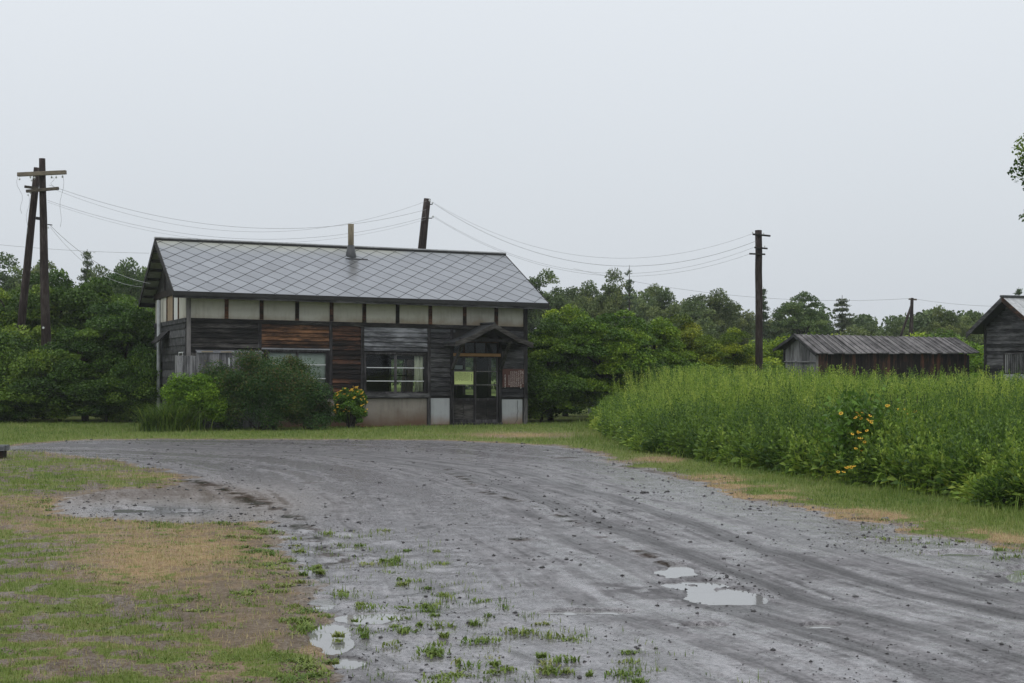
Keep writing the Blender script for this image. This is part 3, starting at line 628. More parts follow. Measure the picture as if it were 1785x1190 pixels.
# loose gravel stones
def stone_mesh(seed,n1=9):
    rg=np.random.default_rng(seed); import bmesh
    bm=bmesh.new(); bmesh.ops.create_icosphere(bm,subdivisions=2,radius=1)
    for v_ in bm.verts:
        c=v_.co; k=1+.28*(vn(c.x*1.7+seed,c.y*1.7+c.z*2,seed)-.5)*2; c*=float(k); c.z*=.55
    m=bpy.data.meshes.new('stone'); bm.to_mesh(m); bm.free(); m.materials.append(STONE); return m
sm=[stone_mesh(s) for s in (1,2,3,4)]
base=[]; OCT=np.array([(0,1,4),(1,2,4),(2,3,4),(3,0,4),(1,0,5),(2,1,5),(3,2,5),(0,3,5)])
for k_ in range(4):
    a=np.array([(1,0,0),(0,1,0),(-1,0,0),(0,-1,0),(0,0,.6),(0,0,-.5)],float)+.28*rg.normal(size=(6,3))*np.array([1,1,.5]); base.append((a,OCT))
n_=95000; y=6.8*(42/6.8)**rg.random(n_); x=(-.42+.84*rg.random(n_))*y; f=ground_fields(x,y)
edge=np.exp(-(np.abs(f['rd'])/.5)**2); cl=sstep(.5,.62,fbm(x*1.3,y*1.3,95))
ex=[];
for cx_,cy_,sx_,sy_,q_ in ((1312,1036,30,8,260),(1235,1010,50,8,200),(1480,945,70,12,260),(1080,925,60,18,200),(1000,890,50,10,160),(1140,860,60,10,160),(300,890,120,12,420),(410,905,50,8,160),(560,920,50,20,120),(1215,825,60,8,120),(1400,885,80,8,200),(470,960,40,20,120)):
    ex.append(np.array([gnd(cx_+sx_*rg.normal(),cy_+sy_*rg.normal()) for _ in range(q_)]))
ex=np.concatenate(ex); x=np.concatenate([x,ex[:,0]]); y=np.concatenate([y,ex[:,1]]); forced=np.arange(len(x))>=n_; f=ground_fields(x,y); edge=np.exp(-(np.abs(f['rd'])/.5)**2); cl=sstep(.5,.62,fbm(x*1.3,y*1.3,95))
k=forced|((f['rd']>-.2)&(rg.random(len(x))<.05+.25*edge+.22*cl)); x,y=x[k],y[k]; f={a_:b_[k] for a_,b_ in f.items()}; z=ground_z(x,y,f)
VV=[];FF=[];off=0
for i in range(len(x)):
    a_,fc=base[i%4]; s=min(.022*(y[i]/14)**.6,.0026*math.exp(.75*rg.normal())*(y[i]/9)**.8); g=rg.random()*6.28; c_,s_=math.cos(g),math.sin(g)
    q=a_*np.array([s*1.3,s,s]); q=np.stack([q[:,0]*c_-q[:,1]*s_+x[i],q[:,0]*s_+q[:,1]*c_+y[i],q[:,2]+z[i]+s*.15],-1); VV.append(q); FF.append(fc+off); off+=len(a_)
tag(link('gravel',np_mesh('gravel',np.concatenate(VV),np.concatenate(FF),None,False),STONE),'loose dark stones strewn over the wet gravel road','gravel',kind='stuff')
for i,(px,py,wpx,lab) in enumerate([(818,1087,13,'largest black rounded stone alone near the bottom middle of the road'),(1043,912,12,'dark angular stone beside the mossy crack in mid road'),
  (1001,935,8,'small dark stone below the angular stone in mid road'),(1121,860,13,'flat dark stone on the far right half of the road'),(1010,1182,12,'dark stone at the very bottom edge of the road'),
  (891,1096,8,'small dark stone just right of the largest black stone'),(1491,1042,14,'dark stone on the open road right of the long puddle'),(1306,930,10,'dark stone on the road below the weed field'),
  (496,890,10,'dark stone at the right end of the mossy strip'),(480,912,8,'dark stone by the left puddle end'),(1543,908,18,'pale flat slab of stone on the right verge edge'),(742,1040,9,'dark stone beside a tuft in the wet strip'),
  (1108,1130,11,'dark stone left of the pale wet streak at bottom'),(1026,1148,11,'dark stone low in the middle bottom of the road')]):
    X,Y=gnd(px,py); s=wpx/2*Y/F; o=link('stone',sm[i%4]); o.location=(X,Y,s*.3); o.scale=(s,s*.8,s); o.rotation_euler=(0,0,i*1.3)
    tag(o,lab,'stone','stones lying on the road')
# ---------------------------------------------------------------- station house
TH=R(20.3); X0,Y0,_=at(325,640,39.8)
def sag(p):
    u,v,z=p; return (u,v,z-.0165*u*min(1.0,max(z,0)/2.9))
HL,HD=9.36,6.1
house=empty('station_house',(X0,Y0,0),TH,'old dark timber station house with grey diamond tiled roof and gabled porch','house')
def HM(): return MB(sag)
# wall shells (dark backing) with real openings
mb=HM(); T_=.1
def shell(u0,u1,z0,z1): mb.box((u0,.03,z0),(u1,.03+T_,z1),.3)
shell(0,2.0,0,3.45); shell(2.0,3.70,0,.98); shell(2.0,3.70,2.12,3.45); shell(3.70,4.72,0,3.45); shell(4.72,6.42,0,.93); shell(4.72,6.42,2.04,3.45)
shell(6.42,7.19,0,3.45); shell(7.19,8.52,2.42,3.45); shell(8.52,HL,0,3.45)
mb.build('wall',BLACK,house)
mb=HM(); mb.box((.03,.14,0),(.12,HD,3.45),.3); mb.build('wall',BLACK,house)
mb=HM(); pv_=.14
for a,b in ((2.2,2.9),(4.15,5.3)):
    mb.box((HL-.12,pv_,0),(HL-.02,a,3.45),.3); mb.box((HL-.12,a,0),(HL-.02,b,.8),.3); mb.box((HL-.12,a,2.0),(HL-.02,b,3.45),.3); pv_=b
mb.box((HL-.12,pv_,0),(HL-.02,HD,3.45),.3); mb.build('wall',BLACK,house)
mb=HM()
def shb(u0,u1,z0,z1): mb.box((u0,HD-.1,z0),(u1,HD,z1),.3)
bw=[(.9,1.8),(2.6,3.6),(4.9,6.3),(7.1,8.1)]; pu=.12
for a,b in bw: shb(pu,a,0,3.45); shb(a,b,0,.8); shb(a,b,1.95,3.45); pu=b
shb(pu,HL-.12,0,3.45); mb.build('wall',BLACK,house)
for a,b in bw:
    mb=HM()
    for zz in (.8,1.38,1.92): mb.box((a,HD-.16,zz),(b,HD-.11,zz+.035))
    for q in (a,(a+b)/2,b-.03): mb.box((q,HD-.165,.8),(q+.035,HD-.115,1.95))
    mb.build('back_window_frame',WPz,house)
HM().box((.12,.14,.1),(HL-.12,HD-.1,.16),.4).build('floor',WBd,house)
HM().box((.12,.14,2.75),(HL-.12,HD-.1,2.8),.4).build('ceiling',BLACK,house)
mb=HM(); mb.box((5.1,3.0,.16),(6.0,3.6,.85),.5); mb.box((5.0,2.9,.86),(6.1,3.7,.9),.8); mb.build('counter',WBd,house)
# foundation
mb=HM(); mb.box((1.9,-.012,-.05),(6.45,.028,.79),.5); mb.build('foundation',CON,house)
mb=HM(); mb.box((6.55,-.014,-.05),(7.1,.028,.79),.5); mb.build('foundation',CONW,house)
mb=HM(); mb.box((8.6,-.014,-.05),(9.22,.028,.75),.5); mb.build('foundation',CONW,house)
mb=HM(); mb.tube([(9.08,-.017,.72),(9.07,-.017,.55),(9.09,-.017,.4),(9.06,-.017,.3),(9.07,-.017,.16),(9.0,-.017,.06)],.006,4,.5); mb.build('crack',BLACK,house)
mb=HM(); mb.box((.1,-.012,-.05),(1.88,.028,.79),.5); mb.build('foundation',CON,house)
mb=HM(); mb.box((1.9,-.05,-.05),(7.1,-.013,.05),.5); mb.build('footing',CON,house)
mb=HM(); mb.box((4.55,-.045,.79),(6.45,.0,.815),.2); mb.build('drip_board',WD,house)
# plaster band
pe=[.113,1.026,1.939,2.882,3.809,4.704,5.628,6.55,7.536,8.454,9.266]
for i in range(10):
    m_=PLA
    HM().box((pe[i]-.02,-.012,2.86),(pe[i+1]+.02,.028,3.50),random.random()).build('plaster_panel',m_,house)
HM().box((7.3,-.0135,3.02),(8.5,-.0125,3.1),.1)
for i in range(1,10):
    HM().box((pe[i]-.055,-.035,2.88),(pe[i]+.045,.02,3.5)).build('stud',WBd,house)
mb=HM(); mb.box((.0,-.04,2.76),(HL,.02,2.875),.35); mb.build('rail',WD,house)
# posts
for u_,w_,z0_,z1_,mt in ((0.0,.1,-.05,3.5,WPl),(1.84,.09,2.13,2.76,WPz),(3.735,.09,.8,2.875,WPz),(4.60,.09,.8,2.76,WPz),(6.46,.09,.0,2.76,WPz),(7.11,.08,-.05,2.76,WPz),(8.52,.08,-.05,2.76,WPz),(9.25,.11,.78,3.5,WPz),(9.25,.11,-.05,.775,WPl)):
    HM().box((u_,-.055,z0_),(u_+w_,.02,z1_)).build('post',mt,house)
# clapboards
def clap(u0,u1,z0,z1,n_,mat,tn=None,seedv=0):
    mb=HM(); dz=(z1-z0)/n_
    for i in range(n_):
        a=z0+i*dz; b=a+dz+.012; t=random.random() if tn is None else tn[i%len(tn)]
        j=lambda: random.uniform(-.007,.007)
        o0,o1=-.050+j(),-.012
        nn=5; aj=[a+j() for _ in range(nn+1)]; oj=[o0+.6*j() for _ in range(nn+1)]
        for k in range(nn):
            ua,ub=u0+(u1-u0)*k/nn,u0+(u1-u0)*(k+1)/nn
            mb.hexa([(ua,oj[k],aj[k]),(ub,oj[k+1],aj[k+1]),(ub,o1,b),(ua,o1,b)],(0,1,0),.014,t)
    return mb.build('siding',mat,house)
clap(.1,1.84,2.13,2.76,5,WD,[.75,.5,.1,.2,.6]); clap(.1,1.84,.8,2.13,10,WD)
clap(1.93,3.735,2.14,2.76,6,WB,[.15,.5,1,.75,.9,.5])
clap(3.825,4.60,.82,2.76,15,WBd,[.2,.95,.1,.8,.1,.1,.1,.6,.2,.3,.5,.3,.7,.9,.8])
clap(4.69,6.46,2.1,2.76,5,WG,[.35,.55,.6,.8,.85])
clap(6.55,7.11,.86,2.76,14,WGm,[.1,.05,.1,.3,.6,.5,.7,.6,.5,.4,.3,.6,.4,.2]); clap(8.6,9.25,.82,2.76,14,WGm,[.2,.1,.7,.6,.3,.8,.6,.8,.7,.6])
# head board over the left window
HM().box((1.93,-.06,2.095),(3.75,-.0,2.135),.9).build('window_head',WG,house)
# windows
def window(u0,u1,z0,z1,cols,rails,fm,curtain=None,off=0.0,head='window_frame'):
    fr=HM(); w=.045
    fr.box((u0,-.03,z0),(u0+w,.06,z1)); fr.box((u1-w,-.03,z0),(u1,.06,z1)); fr.box((u0+w,-.03,z1-w),(u1-w,.06,z1)); fr.box((u0+w,-.03,z0),(u1-w,.06,z0+w))
    F_=fr.build('window',WPz,house)
    cw=(u1-u0-2*w)/cols
    for i in range(cols):
        a=u0+w+i*cw; b=a+cw; y_=.0 if i%2 else .022
        s=HM(); t=.032
        s.box((a,y_,z0+w),(a+t,y_+.02,z1-w)); s.box((b-t,y_,z0+w),(b,y_+.02,z1-w)); s.box((a+t,y_,z0+w),(b-t,y_+.02,z0+w+t)); s.box((a+t,y_,z1-w-t),(b-t,y_+.02,z1-w))
        s.build('sash',WPz,F_)
        s=HM()
        for r_ in rails: s.box((a+t,y_-.002,r_-.011),(b-t,y_+.018,r_+.011))
        s.build('glazing_bar',STEEL if fm else WPl,F_)
        HM().box((a+t,y_+.008,z0+w+t),(b-t,y_+.012,z1-w-t),.5).build('pane',GLASS,F_)
    return F_
def curtain(u0,u1,z0,z1,y_,mat,par,wav=.02,per=.11):
    nn=max(8,int((u1-u0)/per*8)); vs=[];fs=[]
    for i in range(nn+1):
        u_=u0+(u1-u0)*i/nn; yy=y_+wav*math.sin(u_/per*6.283)+.006*math.sin(u_*31)
        for z in (z0,z1): vs.append((u_,yy,z))
    for i in range(nn): fs.append((2*i,2*i+2,2*i+3,2*i+1))
    mb=HM(); mb.add(vs,fs,.5); o=mb.build('curtain',mat,par,True); s=o.modifiers.new('sol','SOLIDIFY'); s.thickness=.003; return o
W1=window(4.70,6.45,.90,2.06,2,(1.64,1.27),True); curtain(6.13,6.38,.93,2.0,.10,CURT,W1)
W2=window(2.05,3.73,.95,2.09,2,(1.70,1.33),True); curtain(2.1,3.68,.98,2.05,.07,CURTW,W2,.004,.3)
mb=HM(); mb.box((4.56,-.10,.815),(6.5,.0,.925),.75); mb.build('sill',WGm,house)
mb=HM(); mb.box((1.95,-.07,.86),(3.74,.0,.93),.3); mb.build('sill',WBd,house)
# boxed board lean-to at the left end (shutter box)
bx=HM(); 
for i in range(20):
    a=.20+i*.0845; bx.box((a,-.30+random.uniform(-.008,.008),-.02),(a+.08,-.275,1.98+random.uniform(-.012,.012)))
BX=bx.build('board_enclosure',WVg,house)
bx=HM()
for i in range(6):
    a=-.28+i*.078; bx.box((a,-.315+random.uniform(-.006,.006),-.02),(a+.073,-.29,1.90+random.uniform(-.01,.01)))
for i in range(3): bx.box((-.29,-.29+i*.1,-.02),(-.27,-.195+i*.1,1.9))
bx.build('board_enclosure',WVg,house)
for i in range(6): pass
bx=HM()
for i in range(3): bx.box((1.885,-.27+i*.085,-.02),(1.905,-.19+i*.085,1.97))
bx.build('board_enclosure',WVg,house)
bx=HM(); bx.hexa([(.22,-.33,2.0),(1.93,-.33,2.0),(1.93,-.0,2.06),(.22,-.0,2.06)],(0,0,-1),.025,.9); bx.build('enclosure_lid',WG,house)
bx=HM(); bx.beam((.33,-.335,2.005),(.62,-.335,2.01),.02,.03,tone=.9); bx.build('lichen',PLA,house); bx=HM(); bx.beam((.82,-.335,2.005),(1.1,-.335,2.01),.02,.028,tone=.9); bx.build('lichen',PLA,house)
bx=HM(); bx.box((1.02,-.33,1.6),(1.06,-.31,1.86),.9); bx.build('latch',STEEL,house)
# door set
mb=HM(); mb.box((7.19,-.08,1.99),(8.56,-.0,2.075),.6); mb.build('lintel',WO,house)
mb=HM()
for a in (7.19,7.50,7.82,8.14,8.48): mb.box((a,-.0,2.09),(a+.035,.05,2.42))
mb.box((7.19,.0,2.385),(8.52,.05,2.42)); mb.build('transom',WBd,house)
mb=HM(); mb.box((7.2,.02,2.09),(8.5,.024,2.39)); mb.build('transom_pane',GLASS,house)
mb=HM(); mb.box((7.15,-.12,.0),(8.6,.05,.09),.5); mb.build('threshold',WPz,house)
def door(a,b,y_,rails):
    z0,z1=.09,1.985; w=.045; d_=HM()
    d_.box((a,y_,z0),(a+w,y_+.035,z1)); d_.box((b-w,y_,z0),(b,y_+.035,z1)); d_.box((a+w,y_,z1-w),(b-w,y_+.035,z1)); d_.box((a+w,y_,z0),(b-w,y_+.035,z0+.08)); d_.box((a+w,y_,.72),(b-w,y_+.035,.79))
    D=d_.build('sliding_door',WPz,house)
    s=HM()
    for r_ in rails: s.box((a+w,y_+.0,r_-.012),(b-w,y_+.03,r_+.012))
    s.build('glazing_bar',WPl,D)
    HM().box((a+w,y_+.012,.79),(b-w,y_+.016,z1-w),.5).build('pane',GLASS,D)
    k=HM(); mid=(a+b)/2
    k.box((a+w,y_+.012,z0+.08),(mid-.006,y_+.02,.72)); k.box((mid+.006,y_+.014,z0+.08),(b-w,y_+.022,.72)); k.build('kick_panel',WD,D)
    HM().box((mid-.012 if a<7.5 else a+.012,y_-.008,.95),(mid+.012 if a<7.5 else a+.032,y_,1.12)).build('handle',IRON,D)
    return D
door(7.20,7.86,.055,(1.56,1.165)); door(7.83,8.51,.005,(1.56,1.17))
# interior white sign behind the door
mb=HM(); mb.box((7.35,.9,1.62),(7.78,.92,1.73),.5); mb.build('inside_sign',PAPW,house)
mb=HM(); mb.box((7.7,3.0,.5),(8.3,3.4,1.5)); mb.box((7.2,4.3,.16),(7.9,4.8,.9)); mb.build('bench',WBd,house)
# porch
def pc(u_,v_,z_): return (u_,v_,z_)
pz=2.90; eL,eR,ez=6.90,9.12,2.36; cu=8.0; vf=-1.1
po=HM(); nrm=lambda s:(0.0,0,-1)
for (e0,n_) in ((eL,11),(eR,11)):
    for i in range(n_):
        v0=vf+(-vf)*i/n_; v1=vf+(-vf)*(i+1)/n_-.012
        em=cu+(e0-cu)*.6; zm=2.53
        for (ua,za,ub,zb) in ((e0,ez,em,zm),(em,zm,cu,pz)):
            q=[(ua,v0,za),(ub,v0,zb),(ub,v1,zb),(ua,v1,za)]
            if e0>cu: q=[q[1],q[0],q[3],q[2]]
            po.hexa(q,(0,0,-1),.03)
PR=po.build('porch_roof',DKR,house)
mb=HM(); mb.tube([(cu,vf-.03,pz+.01),(cu,-.0,pz+.03)],.035,6,.4); mb.build('ridge_cap',DKR,PR)
for e0 in (eL,eR):
    em=cu+(e0-cu)*.6
    mb=HM()
    for (ua,za,ub,zb) in ((e0,ez,em,2.53),(em,2.53,cu,pz)):
        q=[(ua,vf-.03,za-.12),(ub,vf-.03,zb-.13),(ub,vf-.03,zb+.01),(ua,vf-.03,za+.02)]
        if e0>cu: q=[q[1],q[0],q[3],q[2]]
        mb.hexa(q,(0,1,0),.03,.75)
    mb.build('bargeboard',WD,PR)
for e0,e1 in ((eL+.02,eL+.1),(eR-.1,eR-.02)):
    mb=HM(); mb.box((e0,vf+.02,ez-.09),(e1,-.03,ez-.02)); mb.build('eave_beam',WPz,house)
for e0,po_ in ((7.15,eL+.25),(8.56,eR-.25)):
    mb=HM(); mb.beam((e0,-.08,1.62),((e0*1.0+(.05 if e0<8 else -.05)),-.92,2.42),.07,.08); mb.build('brace',WPz,house)
mb=HM(); mb.beam((eL+.2,-.9,2.44),(eR-.2,-.9,2.44),.08,.08); mb.build('cross_beam',WPz,house)
for uu in (7.15,8.56):
    mb=HM(); mb.beam((uu,-.95,2.40),(uu,-.02,2.40),.07,.08); mb.build('bracket_arm',WPz,house)
mb=HM(); mb.box((6.5,-.05,2.66),(7.25,-.037,2.74)); mb.build('flashing',DKR,house)
# main roof
Vf,Vb,Vr=-.52,6.66,3.07; ZE,ZR=3.52,5.12
SL=math.hypot(Vr-Vf,ZR-ZE); U0,U1=-.40,HL+.44
def slope_pt(u_,s,lift=0):  # s metres up the front slope
    k=s/SL; cz=(Vr-Vf)/SL; cv=-(ZR-ZE)/SL
    return (u_,Vf+(Vr-Vf)*k+cv*lift,ZE+(ZR-ZE)*k+cz*lift)
rb=HM(); 
rb.add([slope_pt(U0,0),slope_pt(U1,0),slope_pt(U1,SL),slope_pt(U0,SL),slope_pt(U0,0,-.04),slope_pt(U1,0,-.04),slope_pt(U1,SL,-.04),slope_pt(U0,SL,-.04)],[(0,1,2,3),(7,6,5,4),(0,4,5,1),(1,5,6,2),(3,7,4,0)],.3)
RB=rb.build('roof',IRON,house)
rb=HM(); rb.add([(U0,Vb,ZE),(U1,Vb,ZE),(U1,Vr,ZR),(U0,Vr,ZR),(U0,Vb,ZE-.04),(U1,Vb,ZE-.04),(U1,Vr,ZR-.04),(U0,Vr,ZR-.04)],[(3,2,1,0),(4,5,6,7),(1,5,4,0),(2,6,5,1),(0,4,7,3)],.3)
rb.build('roof',RIDGE,house)
# diamond sheets, clipped to the slope
def clip(poly_,f):
    out=[]
    for i in range(len(poly_)):
        a,b=poly_[i],poly_[(i+1)%len(poly_)]; fa,fb=f(a),f(b)
        if fa>=0: out.append(a)
        if fa*fb<0: t=fa/(fa-fb); out.append((a[0]+(b[0]-a[0])*t,a[1]+(b[1]-a[1])*t))
    return out
DW,DH=.555,.665; vs=[];fs=[];tn=[];ms=[];st=[]; g_=.010
for j in range(-1,14):
    for i in range(-1,int((U1-U0)/DW)+3):
        cx=U0+.1+i*DW+(DW/2 if j%2 else 0); cy=j*DH/2+.05
        q=[(cx,cy-DH/2+g_),(cx+DW/2-g_,cy),(cx,cy+DH/2-g_),(cx-DW/2+g_,cy)]
        for f_ in (lambda p:p[0]-U0-.004,lambda p:U1-.004-p[0],lambda p:p[1]-.004,lambda p:SL-.01-p[1]):
            q=clip(q,f_) if q else q
        if len(q)<3: continue
        b=len(vs); t=random.random()
        for p in q:
            lift=.016-.010*((p[1]-cy)/DH+.5)
            vs.append(slope_pt(p[0],p[1],lift)); tn.append(t)
            k=(SL-p[1])
            ms.append(max(0,.9-k*1.15)*(.6+.4*t) if p[0]<6.5 else max(0,.35-k*1.2))
            st.append(0)
        fs.append(tuple(range(b,b+len(q))))
# subdivided so the stain has a shape
m=bpy.data.meshes.new('roof_sheets'); m.from_pydata([sag(p) for p in vs],[],fs); m.update()
import bmesh
bm=bmesh.new(); bm.from_mesh(m); lay=bm.verts.layers.float.new('tone'); l2=bm.verts.layers.float.new('moss'); l3=bm.verts.layers.float.new('soot')
lay=bm.verts.layers.float['tone']; l2=bm.verts.layers.float['moss']; l3=bm.verts.layers.float['soot']
for v_,a_,b_ in zip(bm.verts,tn,ms): v_[lay]=a_; v_[l2]=b_
bmesh.ops.subdivide_edges(bm,edges=bm.edges[:],cuts=5,use_grid_fill=True)
CHU=4.95
bm.to_mesh(m); bm.free(); link('roof_sheets',m,ROOF,RB)
mb=HM(); mb.box((U0-.03,Vr-.10,ZR-.005),(U1+.03,Vr+.10,ZR+.055),.5); mb.build('ridge_cap',RIDGE,RB)
mb=HM(); mb.box((U0-.02,Vr-.13,ZR-.05),(U1+.02,Vr-.10,ZR+.02),.2); mb.build('ridge_trim',IRON,RB)
mb=HM(); mb.box((U0-.02,Vf-.03,ZE-.10),(U1+.02,Vf,ZE+.0),.25); mb.build('fascia',IRON,RB)
mb=HM(); mb.box((U0,Vf+.0,ZE-.16),(U1,Vf+.04,ZE-.07),.5); mb.build('eave_board',WGm,RB)
mb=HM(); mb.box((U0+.05,Vf+.04,ZE-.075),(U1-.05,-.0,ZE-.055),.3); mb.build('soffit',WD,RB)
mb=HM(); mb.box((U0,Vb-.05,ZE-.14),(U1,Vb,ZE),.3); mb.build('fascia',WD,RB)
for (va,vb) in ((Vf,Vr),(Vb,Vr)):
    for uu in (U0-.025,U1):
        mb=HM(); q=[(uu,va,ZE-.15),(uu,va,ZE+.02),(uu,vb,ZR+.02),(uu,vb,ZR-.15)]; 
        mb.add(q+[(p[0]+.025,p[1],p[2]) for p in q],[(0,1,2,3),(7,6,5,4),(0,4,5,1),(1,5,6,2),(2,6,7,3),(3,7,4,0)],.3); mb.build('bargeboard',WD,RB)
# purlins and soffit boards under the left overhang
mb=HM()
for k in range(1,7):
    f_=k/7
    for va in (Vf,Vb): mb.beam((U0+.03,va+(Vr-va)*f_,ZE+(ZR-ZE)*f_-.085),(.2,va+(Vr-va)*f_,ZE+(ZR-ZE)*f_-.085),.07,.07)
mb.build('purlin',WD,house)
# chimney
s_=SL-.72; cp=slope_pt(CHU,s_)
ch=empty('flue_pipe',(0,0,0)); ch.parent=house
c0=(CHU,cp[1],cp[2])
mb=HM(); mb.tube([(CHU+.02,cp[1],4.55),(CHU,cp[1],5.1),(CHU-.0,cp[1],5.74)],[.083,.083,.083],14,.6); mb.build('pipe',CHIM,ch,True)
mb=HM(); mb.tube([(CHU+.01,cp[1],4.62),(CHU+.0,cp[1],4.86),(CHU,cp[1],5.14)],[.21,.145,.09],14,.3); mb.build('flashing',DKR,ch,True)
mb=HM(); q=[slope_pt(CHU-.22,s_-.30,.03),slope_pt(CHU+.42,s_-.30,.03),slope_pt(CHU+.42,s_-.26,.03),slope_pt(CHU-.22,s_-.26,.03)]
mb.hexa(q,(0,0,-1),.012,.5); mb.build('flashing_lip',IRON,ch)
# left gable end
gb=lambda: HM()
mb=gb(); n_=15
for i in range(13):
    a=.05+i*.213; b=a+.222; mb.hexa([(-.0,0.1,a),(-.0,0.02,a),(.025,0.02,b),(.025,0.1,b)] if False else [(-.035,HD,a),(-.035,.02,a),(-.012,.02,b),(-.012,HD,b)],(1,0,0),.014)
mb.build('siding',WGm,house)
for v0,v1,mt in ((.06,1.25,PLA),(1.33,2.2,PLW),(2.28,3.45,PLT),(3.55,4.9,PLA),(4.98,6.0,PLA)):
    mb=gb(); mb.box((-.014,v0,2.86),(.02,v1,3.56)); mb.build('plaster_panel',mt,house)
for v0 in (1.25,2.2,3.45,4.9): mb=gb(); mb.box((-.04,v0,2.86),(.0,v0+.085,3.6)); mb.build('stud',WBd,house)
mb=gb(); mb.box((-.05,.0,2.76),(.0,HD,2.875),.5); mb.build('rail',WGm,house)
mb=gb(); mb.box((-.06,.15,3.56),(.02,HD,3.74),.3); mb.build('rail',WBd,house)
# gable triangle: plaster each side, dark boards in the middle
def gz(v): return ZE+(ZR-ZE)*(1-abs(v-Vr)/(Vr-Vf))-.09
for v0,v1,mt in ((.25,1.2,PLA),(1.28,2.3,PLT),(2.38,3.9,WD),(3.98,6.0,WD)):
    mb=gb(); q=[(-.014,v0,3.74),(-.014,v0,gz(v0)),(-.014,v1,gz(v1)),(-.014,v1,3.74)] if not(v0<Vr<v1) else None
    if q: mb.hexa(q,(1,0,0),.03)
    else: mb.add([(-.014,v0,3.74),(-.014,v0,gz(v0)),(-.014,Vr,gz(Vr)),(-.014,v1,gz(v1)),(-.014,v1,3.74)],[(0,1,2,3,4)],.3)
    mb.build('gable_panel',mt,house)
for v0 in (1.2,2.3,3.9): mb=gb(); mb.box((-.04,v0,3.74),(.0,v0+.08,gz(v0+.08 if v0<Vr else v0)),.3); mb.build('stud',WBd,house)
mb=gb(); mb.tube([(-.12,4.45,0),(-.12,4.45,3.5)],.055,8,.5); mb.build('downpipe',PIPE,house,True)
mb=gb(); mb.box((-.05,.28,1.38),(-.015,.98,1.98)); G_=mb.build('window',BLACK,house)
mb=gb(); 
for z_ in (1.38,1.68,1.97): mb.box((-.06,.28,z_),(-.03,.98,z_+.03))
for v_ in (.28,.95): mb.box((-.062,v_,1.38),(-.028,v_+.035,2.0))
mb.build('window_frame',STEEL,G_)
mb=gb(); mb.hexa([(-.35,3.0,2.3),(-.35,4.3,2.3),(-.03,4.3,2.62),(-.03,3.0,2.62)],(0,0,-1),.04); mb.build('lean_to_roof',WD,house)
# notices (hang on the house, things of their own)
def hung(name,label,cat): return empty(name,(X0,Y0,0),TH,label,cat)
pn=hung('paper_notice','pale yellow green paper notice with black vertical writing on the left door','notice')
mb=HM(); mb.box((7.255,.040,1.185),(7.80,.048,1.545),.5); mb.build('sheet',PAPER,pn)
def glyphs(mb,u0,z1,n_,sz,y_,th):
    for k in range(n_):
        z=z1-k*sz*1.15
        for s in range(random.choice((3,4,4))):
            if random.random()<.55: a=z-sz*random.random()*.9; mb.box((u0,y_,a-th),(u0+sz*random.uniform(.5,.95),y_+.002,a))
            else: a=u0+sz*random.random()*.85; mb.box((a,y_,z-sz*random.uniform(.5,.95)),(a+th,y_+.002,z))
mb=HM(); glyphs(mb,7.735,1.47,5,.032,.036,.007); mb.build('heading',INKB,pn); mb=HM()
for c in range(12): glyphs(mb,7.285+c*.035,1.525,random.choice((13,13,12,11,13)),.0165,.036,.0032)
mb.build('lettering',INKB,pn)
sg_=hung('notice_board','dark red board with columns of white vertical writing right of the porch door','sign')
mb=HM(); mb.box((8.61,-.085,1.11),(9.245,-.062,1.64),.5); mb.build('panel',SIGNB,sg_)
mb=HM()
for c,(t_,k,s_) in enumerate([(1.59,14,.024),(1.60,18,.026),(1.59,20,.020),(1.59,20,.020),(1.59,20,.020),(1.59,20,.020),(1.59,20,.02),(1.48,13,.020),(1.48,9,.018),(1.49,14,.024)]):
    if c==8: continue
    if c==9: mb.build('lettering',INKW,sg_); mb=HM()
    glyphs(mb,9.195-c*.058,t_-(0.02 if c>2 else 0),k,s_,-.088,.0055)
mb.build('signature',INKW,sg_)
# plank and small stones by the wall
o=empty('plank',(X0,Y0,0),TH,'wooden plank lying in the grass below the wide window','plank')
MB().box((4.45,-.42,.0),(5.15,-.25,.055),.8).build('board',WB,o)
# ---------------------------------------------------------------- shrubs before the house
def bush(name,label,cat,px,py,wpx,ytop,n_,L,mat,tint,cs=.3,seed=0,tonef=None,flat=.75,nc=70,dep=.4):
    Y=py; X,_,h=at(px,ytop,Y); r=wpx/2*Y/F; rg=np.random.default_rng(seed)
    o=empty(name,(X,Y,0),0,label,cat)
    d=norm(rg.normal(size=(nc,3))); d[:,2]=np.abs(d[:,2]); rr=.5+.5*rg.random(nc)**.6
    d[:,2]=d[:,2]**.36; d[:,0]=np.sign(d[:,0])*np.abs(d[:,0])**.8; C=d*rr[:,None]*np.array([r*.95,r*dep,h*.93]); C[:,2]+=.02
    per=n_//nc; P=[];T=[]
    for i in range(nc):
        cr=r*cs*(.6+.7*rg.random()); q=norm(rg.normal(size=(per,3)))*rg.random((per,1))**.45*cr; q[:,2]*=flat; q[:,1]*=.6+.4*(dep>.5)
        p=C[i]+q; P.append(p); tb=.15+.5*rg.random(); T.append(np.clip(tb+.15*rg.normal(size=per)+(tonef(p,h,r,rg) if tonef else 0),0,1))
    P=np.concatenate(P);T=np.concatenate(T); k=P[:,2]>.02; P,T=P[k],T[k]
    m_=leaf_mesh('foliage',P,L*(.7+.6*rg.random(len(P))),L*.5*(.7+.6*rg.random(len(P))),T,.6); f_=link('foliage',m_,mat,o); f_.color=(*tint,1)
    mb=MB()
    for i in range(12):
        c=C[rg.integers(nc)]; mb.tube([(rg.normal()*.1*r,rg.normal()*.1*r,-.03),tuple(c*.5+np.array([0,0,.1])),tuple(c)],[.022,.014,.005],5,.4)
    mb.build('stems',WTrunk,o); return o,C,h,r
